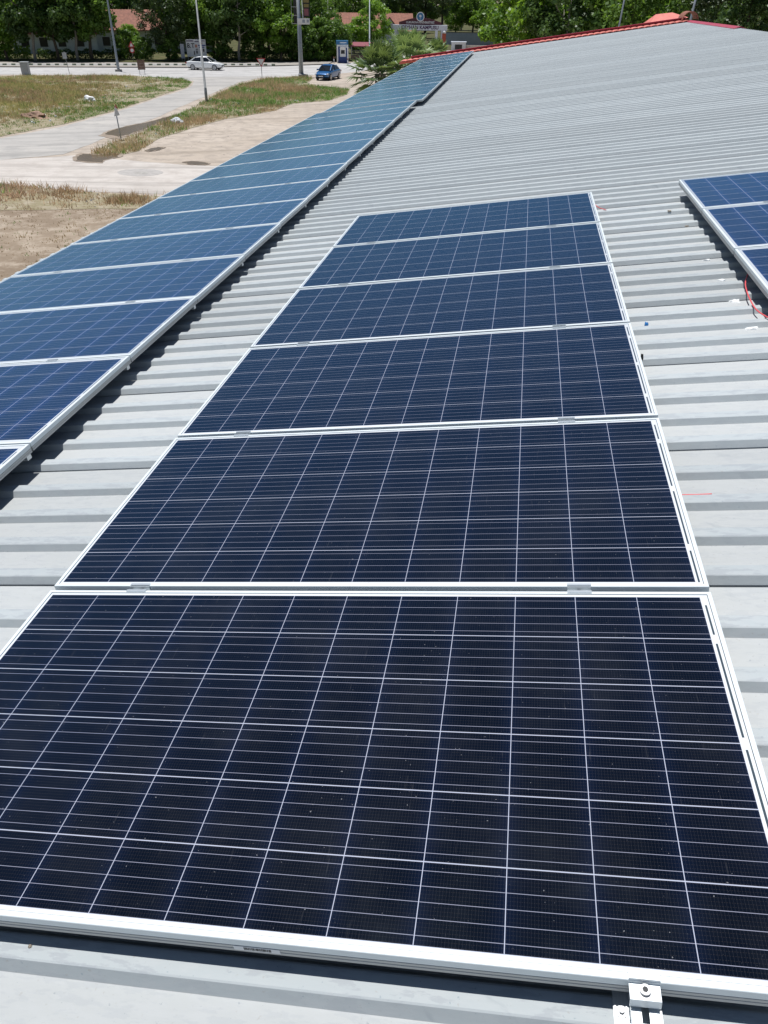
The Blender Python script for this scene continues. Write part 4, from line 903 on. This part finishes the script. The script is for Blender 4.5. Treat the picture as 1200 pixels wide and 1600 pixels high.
# billboard
p = G(309, 96); t = thing('billboard', 'white billboard with dark lettering and blue stripes under the trees', 'billboard', p, facing(p))
d = MB(); d.box(-1.32, 1.32, -.05, .05, .55, 2.6); d.build('panel', M['plaster'], t); pn = t.children[-1]
for x in (-1.2, 1.2): d = MB(); d.box(x - .05, x + .05, .051, .15, 0, 2.6); d.build('leg', M['pole_dull'], t)
d = MB(); d.box(-1.24, -.3, -.066, -.051, 2.36, 2.48); d.box(-.15, .4, -.066, -.051, 2.3, 2.4); d.box(.5, 1.22, -.066, -.051, 2.38, 2.47); d.build('heading', M['navy'], pn)
text_mesh('lettering', '8.T', .78, M['black'], pn, (-.72, -.06, 1.85), (math.pi / 2, 0, 0), .008, .012)
d = MB(); d.box(.28, 1.26, -.066, -.051, 1.82, 1.98); d.box(.34, 1.1, -.066, -.051, 1.62, 1.74); d.build('blue_stripes', M['blue'], pn)
d = MB(); d.box(-.16, .16, -.066, -.051, 1.65, 2.0); d.box(.55, .85, -.066, -.051, 2.05, 2.22); d.build('pink_patch', pmat('pink_print', (.45, .22, .17), .7), pn)
d = MB(); d.box(-.08, .2, -.066, -.051, 1.4, 1.5); d.box(-.05, .12, -.066, -.051, .95, 1.3); d.box(-.38, -.26, -.066, -.051, .8, 1.25); d.box(.85, 1.05, -.066, -.051, 1.15, 1.5); d.build('dark_print', M['black'], pn)
p = G(287, 96.5); t = thing('narrow_board', 'narrow pale board standing just left of the white billboard', 'board', p, facing(p)); d = MB(); d.box(-.24, .24, -.05, .05, .4, 2.1); d.build('panel', M['wallgrey'], t)
d = MB(); d.box(-.20, -.14, .051, .1, 0, 2.0); d.box(.14, .20, .051, .1, 0, 2.0); d.build('legs', M['pole_dull'], t)
# cash machine kiosk
p = G(535.5, 98.5); t = thing('cash_machine', 'blue and white cash machine kiosk beside the red canopy', 'cash machine', p, facing(p))
s1 = 1.0
d = MB(); d.box(-.66, .66, 0, 1.1, 0, 2.15); d.build('body', M['blue'], t); bd_ = t.children[-1]; bevel(bd_, .03)
d = MB(); d.box(-.80, -.60, -.12, .3, 0, 2.2); d.box(.62, .80, -.12, .3, 0, 2.2); d.box(-.6, .62, -.12, .1, 1.98, 2.2); d.build('white_frame', M['white'], t); bevel(t.children[-1], .03)
d = MB(); d.box(-.86, .78, -.2, 1.15, 2.201, 2.66); d.build('header', M['teal'], t); hd = t.children[-1]; bevel(hd, .03)
d = MB(); d.box(-.35, .55, -.215, -.201, 2.36, 2.48); d.build('header_lettering', M['beam'], hd)
d = MB(); d.box(-.36, .44, -.06, -.001, .75, 1.85); d.build('panel', M['white'], t); pn = t.children[-1]
d = MB(); d.box(-.22, .30, -.075, -.061, 1.1, 1.55); d.build('screen', M['dark'], pn)
d = MB(); d.box(-.3, .78, -.75, -.121, 1.9, 1.95); d.build('canopy', M['white'], t)
for px, py, lab in ((522, 99, 'short orange topped bollard left of the cash machine'), (543.5, 101.5, 'short red and white bollard right of the cash machine')):
    p = G(px, py); t = thing('bollard', lab, 'bollard', p, 0, 'bollards by the cash machine'); d = MB(); d.tube([(0, 0, 0), (0, 0, .55)], .06, 10); d.build('post', M['plaster'], t, True)
    d = MB(); d.tube([(0, 0, .551), (0, 0, .75), (0, 0, .78)], [.061, .061, .02], 10); d.build('band', M['tile2'], t, True)
# red canopy over a low wall with railings
p = G(570, 95); t = thing('canopy_shelter', 'low fenced wall under a dull red canopy right of the cash machine', 'shelter', p, facing(p))
d = MB(); d.box(-2.0, 2.6, 0, .2, 0, .65); d.build('low_wall', pmat('brown_wall', (.26, .19, .14), .9, 0, .2, 3), t)
d = MB(); d.add([(-2.1, -.5, 1.85), (2.7, -.5, 1.85), (2.7, 1.6, 2.25), (-2.1, 1.6, 2.25), (-2.1, -.5, 1.75), (2.7, -.5, 1.75), (2.7, 1.6, 2.15), (-2.1, 1.6, 2.15)], [(0, 1, 2, 3), (7, 6, 5, 4), (0, 4, 5, 1), (1, 5, 6, 2), (2, 6, 7, 3), (3, 7, 4, 0)]); d.build('canopy', pmat('dull_red_sheet', (.24, .055, .07), .6, 0, .15, 2), t)
for x in (-1.9, .3, 2.5): d = MB(); d.box(x - .05, x + .05, .21, .31, 0, 2.0); d.build('post', M['steel'], t)
d = MB()
for k in range(30): d.box(-1.95 + k * .155, -1.93 + k * .155, .08, .1, .651, 1.25)
d.box(-2.0, 2.6, .075, .105, 1.25, 1.29); d.build('railing', M['pole_dull'], t)

# campus gate
p = G(655, 84); p = CAM + (p - CAM) * 0.985; p.z = 0
sg = scale_at(p + Vector((0, 0, 4))); t = thing('campus_gate', 'campus entrance gate with grey lettered beam and dark red arch', 'gate', p, facing(p))
def gx(px): return (px - 655) / sg
zb0 = 7.5 - (47.5 + 2.2) * (p - CAM).length / 1400 * 1.0
hb = 8.6 / sg
def height_at(py, px=655):     # height of the vertical line over p seen at photo row py
    d_ = ray(px, py); s_ = math.hypot(p.x - CAM.x, p.y - CAM.y) / math.hypot(d_.x, d_.y); return CAM.z + d_.z * s_
z0, z1 = height_at(47.3), height_at(38.8)
d = MB(); d.box(gx(612), gx(697.5), -.35, .35, z0, z1); d.build('beam', M['beam'], t); bm_ = t.children[-1]; bevel(bm_, .03)
za, zt_ = z1 + .002, height_at(27.5)
pts = [(gx(622), za)] + [(gx(622 + (688 - 622) * k / 16), za + .35 * (zt_ - za) + .65 * (zt_ - za) * math.sin(math.pi * k / 16)) for k in range(17)] + [(gx(688), za)]
d = MB(); d.prism(pts, 'y', -.2, .2); d.build('arch_board', M['maroon'], t); ar = t.children[-1]
text_mesh('lettering', 'CEYHAN KAMPUSU', (z1 - z0) * .92, M['navy'], bm_, (gx(655), -.36, (z0 + z1) / 2), (math.pi / 2, 0, 0), .012, .02, 1.0)
text_mesh('lettering', 'ÇUKUROVA ÜNİVERSİTESİ', (z1 - z0) * .5, M['plaster'], ar, (gx(655), -.21, za + .16 * sg / sg + (z1 - z0) * .22), (math.pi / 2, 0, 0), .01, .012, 1.0)
cz, R_ = height_at(26), 6.2 / sg
circ = lambda r_: [(gx(655) + r_ * math.cos(a), cz + r_ * math.sin(a)) for a in np.linspace(0, 2 * math.pi, 32, endpoint=False)]
d = MB(); d.prism(circ(R_), 'y', -.32, -.21); d.build('emblem', M['white'], t); em = t.children[-1]
d = MB(); d.prism(circ(R_ * .82), 'y', -.335, -.3205); d.build('emblem_disc', M['teal'], em)
d = MB(); d.prism([(gx(655) + x * R_, cz + y * R_) for x, y in ((-.3, .3), (0, .45), (.3, .3), (.3, -.05), (0, -.2), (-.3, -.05))], 'y', -.345, -.3355); d.prism([(gx(655) + x * R_, cz + y * R_) for x, y in ((-.2, -.4), (.2, -.4), (.12, -.55), (-.12, -.55))], 'y', -.345, -.3355); d.build('emblem_sign', M['beam'], em)
for px0, px1 in ((613, 618), (679, 683), (688, 692)):
    d = MB(); d.box(gx(px0), gx(px1), -.28, .28, 0, z0 - .002); d.build('post', M['beam'], t)
# brick pillar with a ball
p = G(692.5, 86); zt_ = height_at(52, 692)
t = thing('brick_pillar', 'red brick pillar topped by a white ball at the right of the gate', 'pillar', p, facing(p)); zt_ = height_at(52.5, 692)
d = MB(); d.box(-.30, .30, -.3, .3, 0, zt_); d.build('shaft', M['brick'], t); bevel(t.children[-1], .02)
d = MB(); d.tube([(0, 0, zt_), (0, 0, zt_ + .05), (0, 0, zt_ + .2), (0, 0, zt_ + .36), (0, 0, zt_ + .44)], [.14, .24, .31, .22, .03], 14); d.build('ball', M['white'], t, True)
# grey wall and booth
p = G(736, 71); t = thing('boundary_wall', 'long grey blue boundary wall right of the campus gate', 'wall', p, facing(p) - .05)
d = MB(); d.box(-5.2, 5.4, 0, .3, 0, 2.1); d.build('wall_face', M['wallgrey'], t)
d = MB(); d.box(-5.25, 5.45, -.05, .35, 2.101, 2.2); d.build('coping', M['dark'], t)
p = G(716, 80); t = thing('guard_booth', 'small pale booth with a dark window in front of the grey wall', 'booth', p, facing(p))
zt_ = height_at(66.5, 716)
d = MB(); d.box(-1.25, 1.25, 0, 1.6, 0, zt_); d.build('wall', M['plaster'], t); d = MB(); d.box(-.62, .62, -.03, -.001, zt_ - 1.05, zt_ - .3); d.build('window', M['dark'], t); d = MB(); d.box(-1.35, 1.35, -.15, 1.7, zt_ + .002, zt_ + .12); d.build('roof', M['beam'], t)
p = G(756, 80); t = thing('low_wall', 'low tan wall behind the red gable edge in front of the grey wall', 'wall', p, facing(p)); zt_ = height_at(71, 756); d = MB(); d.box(-4.0, 4.5, 0, .3, 0, zt_); d.build('wall_face', M['plasterb'], t)

# houses behind the trees
def house(px, py, wid, dep, hw, hr, label, rot=0.0, gable=None):
    p = G(px, py); t = thing('house', label, 'house', p, facing(p) + rot, 'houses behind the trees')
    d = MB(); d.box(-wid / 2, wid / 2, 0, dep, 0, hw); d.build('wall', M['plaster'], t)
    o_ = .5; d = MB(); x0, x1 = -wid / 2 - o_, wid / 2 + o_
    d.prism([(-o_, hw - .1), (dep / 2, hw + hr), (dep + o_, hw - .1), (dep + o_, hw + .02), (dep / 2, hw + hr + .14), (-o_, hw + .02)], 'x', x0, x1); d.build('roof', M['tile2'], t); rf_ = t.children[-1]
    d = MB()
    k = x0 + .1
    while k < x1 - .1: d.bar((k, -o_ - .01, hw + .04), (k, dep / 2 - .03, hw + hr + .16), .09, .05); k += .45
    d.build('tile_ribs', M['tile2'], rf_)
    x = -wid / 2 + 1.2
    while x < wid / 2 - 1.2:
        d = MB(); d.box(x, x + 1.1, -.03, -.001, .9, 2.1); d.build('window', M['dark'], t); wn_ = t.children[-1]; d = MB(); d.box(x - .06, x + 1.16, -.06, -.031, .82, .899); d.build('sill', M['white'], wn_); x += 2.6
    if gable:
        d = MB(); gx0, gx1 = gable; d.prism([(gx0, 0), (gx1, 0), (gx1, hw), ((gx0 + gx1) / 2, hw + hr * .8), (gx0, hw)], 'y', -1.6, 0); d.build('gable_wall', M['plaster'], t)
        d = MB(); c_ = (gx0 + gx1) / 2; d.prism([(gx0 - .4, hw - .25), (c_, hw + hr * .8 + .02), (gx1 + .4, hw - .25), (gx1 + .4, hw - .1), (c_, hw + hr * .8 + .2), (gx0 - .4, hw - .1)], 'y', -1.9, dep * .45); d.build('gable_roof', M['tile2'], t)
        d = MB(); d.prism([(c_ - .5, hw + .1), (c_ + .5, hw + .1), (c_, hw + hr * .55)], 'y', -1.63, -1.601); d.build('gable_vent', M['dark'], t)
    return t
house(205, 82, 26, 8, 3.0, 2.5, 'long white house with an orange tiled roof behind the trees at the left')
house(550, 76, 21, 8, 2.7, 2.5, 'house with a weathered orange roof and small gable behind the cash machine', 0, (4.9, 8.3))
house(90, 84, 12, 6, 2.6, 1.6, 'pale house glimpsed under the dark trees behind the square sign')

# ------------------------------------------------------------------ cars
def make_car(label, paint, L, W, loc, rot, suv=0.0):
    t = thing('parked_car', label, 'car', loc, rot)
    # stations along x (front = +x): (x, half-width bottom, half width shoulder, z bottom, z shoulder(belt/bonnet))
    h = L / 2
    st = [(-h, .62, .70, .42, .74), (-h + .10, .76, .80, .30, .90), (-h + .45, .84, .85, .24, .96), (-h + 1.0, .86, .88, .22, .955), (-.3, .87, .89, .20, .94), (.6, .87, .89, .20, .925), (h - 1.35, .86, .87, .22, .90), (h - .7, .84, .84, .24, .82), (h - .22, .78, .76, .28, .70), (h - .03, .62, .62, .36, .58)]
    k = W / 1.78
    d = MB(); vs_ = []; n_ = 0
    for x, wb, ws, zb, zs in st:
        ring = [(-wb * .9, zb), (-wb, zb + .10), (-ws, zb + (zs - zb) * .55), (-ws * .985, zs - .06), (-ws * .90, zs), (0, zs + .025), (ws * .90, zs), (ws * .985, zs - .06), (ws, zb + (zs - zb) * .55), (wb, zb + .10), (wb * .9, zb)]
        n_ = len(ring); vs_ += [(x, y * k, z) for y, z in ring]
    fs_ = [tuple(range(n_ - 1, -1, -1)), tuple((len(st) - 1) * n_ + i for i in range(n_))]
    for i in range(len(st) - 1):
        for j in range(n_): fs_.append((i * n_ + j, i * n_ + (j + 1) % n_, (i + 1) * n_ + (j + 1) % n_, (i + 1) * n_ + j))
    d.add(vs_, fs_); body = d.build('body', paint, t, True)
    e = body.modifiers.new('s', 'SUBSURF'); e.levels = 1; e.render_levels = 2
    # greenhouse: glass hull with painted roof and pillars
    gs = [(-h + .62, .70, .95), (-h + 1.30, .60, 1.36), (-.25, .58, 1.44), (.28, .59, 1.41), (1.12, .70, .93)]
    d = MB(); vs_ = []
    lower = [(-h + .62, .72), (-h + 1.1, .79), (-.25, .81), (.4, .80), (1.12, .74)]
    for (x, wt, z), (xb, wbm) in zip(gs, lower): vs_ += [(xb, -wbm * k, .90), (x, -wt * k, z - .03), (x, wt * k, z - .03), (xb, wbm * k, .90)]
    fs_ = []
    for i in range(len(gs) - 1):
        for j in range(4): fs_.append((i * 4 + j, i * 4 + (j + 1) % 4, (i + 1) * 4 + (j + 1) % 4, (i + 1) * 4 + j))
    d.add(vs_, fs_ + [(3, 2, 1, 0), (16, 17, 18, 19)]); d.build('windows', M['glass'], t)
    d = MB(); rs = [(-h + 1.22, .60, 1.325), (-h + 1.45, .60, 1.385), (-.25, .59, 1.445), (.2, .595, 1.425), (.40, .60, 1.345)]; vs_ = []
    for x, wt, z in rs: vs_ += [(x, -wt * k - .012, z - .05), (x, -wt * k * .9, z + .005), (x, 0, z + .02), (x, wt * k * .9, z + .005), (x, wt * k + .012, z - .05)]
    fs_ = [(i * 5 + j, i * 5 + j + 1, (i + 1) * 5 + j + 1, (i + 1) * 5 + j) for i in range(len(rs) - 1) for j in range(4)]
    d.add(vs_, fs_); d.build('roof', paint, t, True)
    d = MB()
    for s_ in (-1, 1):
        d.bar((.38, s_ * (.60 * k + .005), 1.36), (1.14, s_ * (.735 * k + .005), .92), .06, .05); d.bar((-.28, s_ * (.595 * k + .008), 1.40), (-.22, s_ * (.805 * k + .008), .92), .05, .09)
        d.bar((-h + 1.22, s_ * (.60 * k + .005), 1.34), (-h + .60, s_ * (.72 * k + .005), .94), .07, .12)
    d.build('pillars', paint, t)
    for x in (h - .86, -h + .90):
        for s_ in (-1, 1):
            d = MB(); y0 = s_ * .80 * k; d.tube([(x, y0 - s_ * .12, .315), (x, y0 - s_ * .10, .315), (x, y0 + s_ * .07, .315), (x, y0 + s_ * .09, .315)], [.27, .315, .315, .28], 22); wv = d.build('wheel', M['tyre'], t)
            d = MB(); d.tube([(x, y0 + s_ * .091, .315), (x, y0 + s_ * .10, .315), (x, y0 + s_ * .102, .315)], [.235, .225, .05], 18); d.build('rim', M['rim'], wv)
            d = MB()
            for q in range(5):
                a = q * 1.2566 + .6; d.box(0, 0, 0, 0, 0, 0); d.tube([(x + .13 * math.cos(a), y0 + s_ * .098, .315 + .13 * math.sin(a)), (x + .13 * math.cos(a), y0 + s_ * .106, .315 + .13 * math.sin(a))], .045, 8)
            d.build('spoke_gap', M['tyre'], wv)
            # dark arch
    for s_ in (-1, 1):
        d = MB(); d.prism([(h - .36 + q[0], q[1]) for q in ((0, .60), (.24, .56), (.22, .64), (.02, .70))], 'y', s_ * .50 * k, s_ * .79 * k); d.build('headlight', M['lamp'], t)
        d = MB(); d.box(-h - .015, -h + .2, s_ * .46 * k, s_ * .79 * k, .68, .82); d.build('tail_light', M['taill'], t)
        d = MB(); d.box(.78, .95, s_ * .86 * k, s_ * 1.02 * k, .90, 1.03); d.build('mirror', paint, t); bevel(t.children[-1], .03)
        d = MB(); d.box(-.62, -.48, s_ * .897 * k, s_ * .915 * k, .78, .81); d.build('door_handle', M['steel'], t)
    d = MB(); d.box(h - .10, h - .012, -.42 * k, .42 * k, .40, .55); d.build('grille', M['black'], t)
    d = MB(); d.box(h - .011, h + .012, -.26, .26, .36, .47); d.build('licence_plate', M['white'], t)
    d = MB(); d.box(-h + .3, h - .3, -.74 * k, .74 * k, .17, .24); d.build('underbody', M['black'], t)
    return t
p0, p1 = G(294, 108.8), G(350, 110.2); hdg = math.atan2(p1.y - p0.y, p1.x - p0.x); pc = G(322, 109.2); pc.z = 0.004
make_car('white sedan driving on the main road in front of the billboard', M['carw'], 4.5, 1.80, pc, hdg)
pc = G(513, 124); pc.z = 0.01
make_car('blue sedan parked nose forward on the dirt beside the signal pole', M['carb'], 4.25, 1.70, pc, -math.pi / 2 - 0.16)
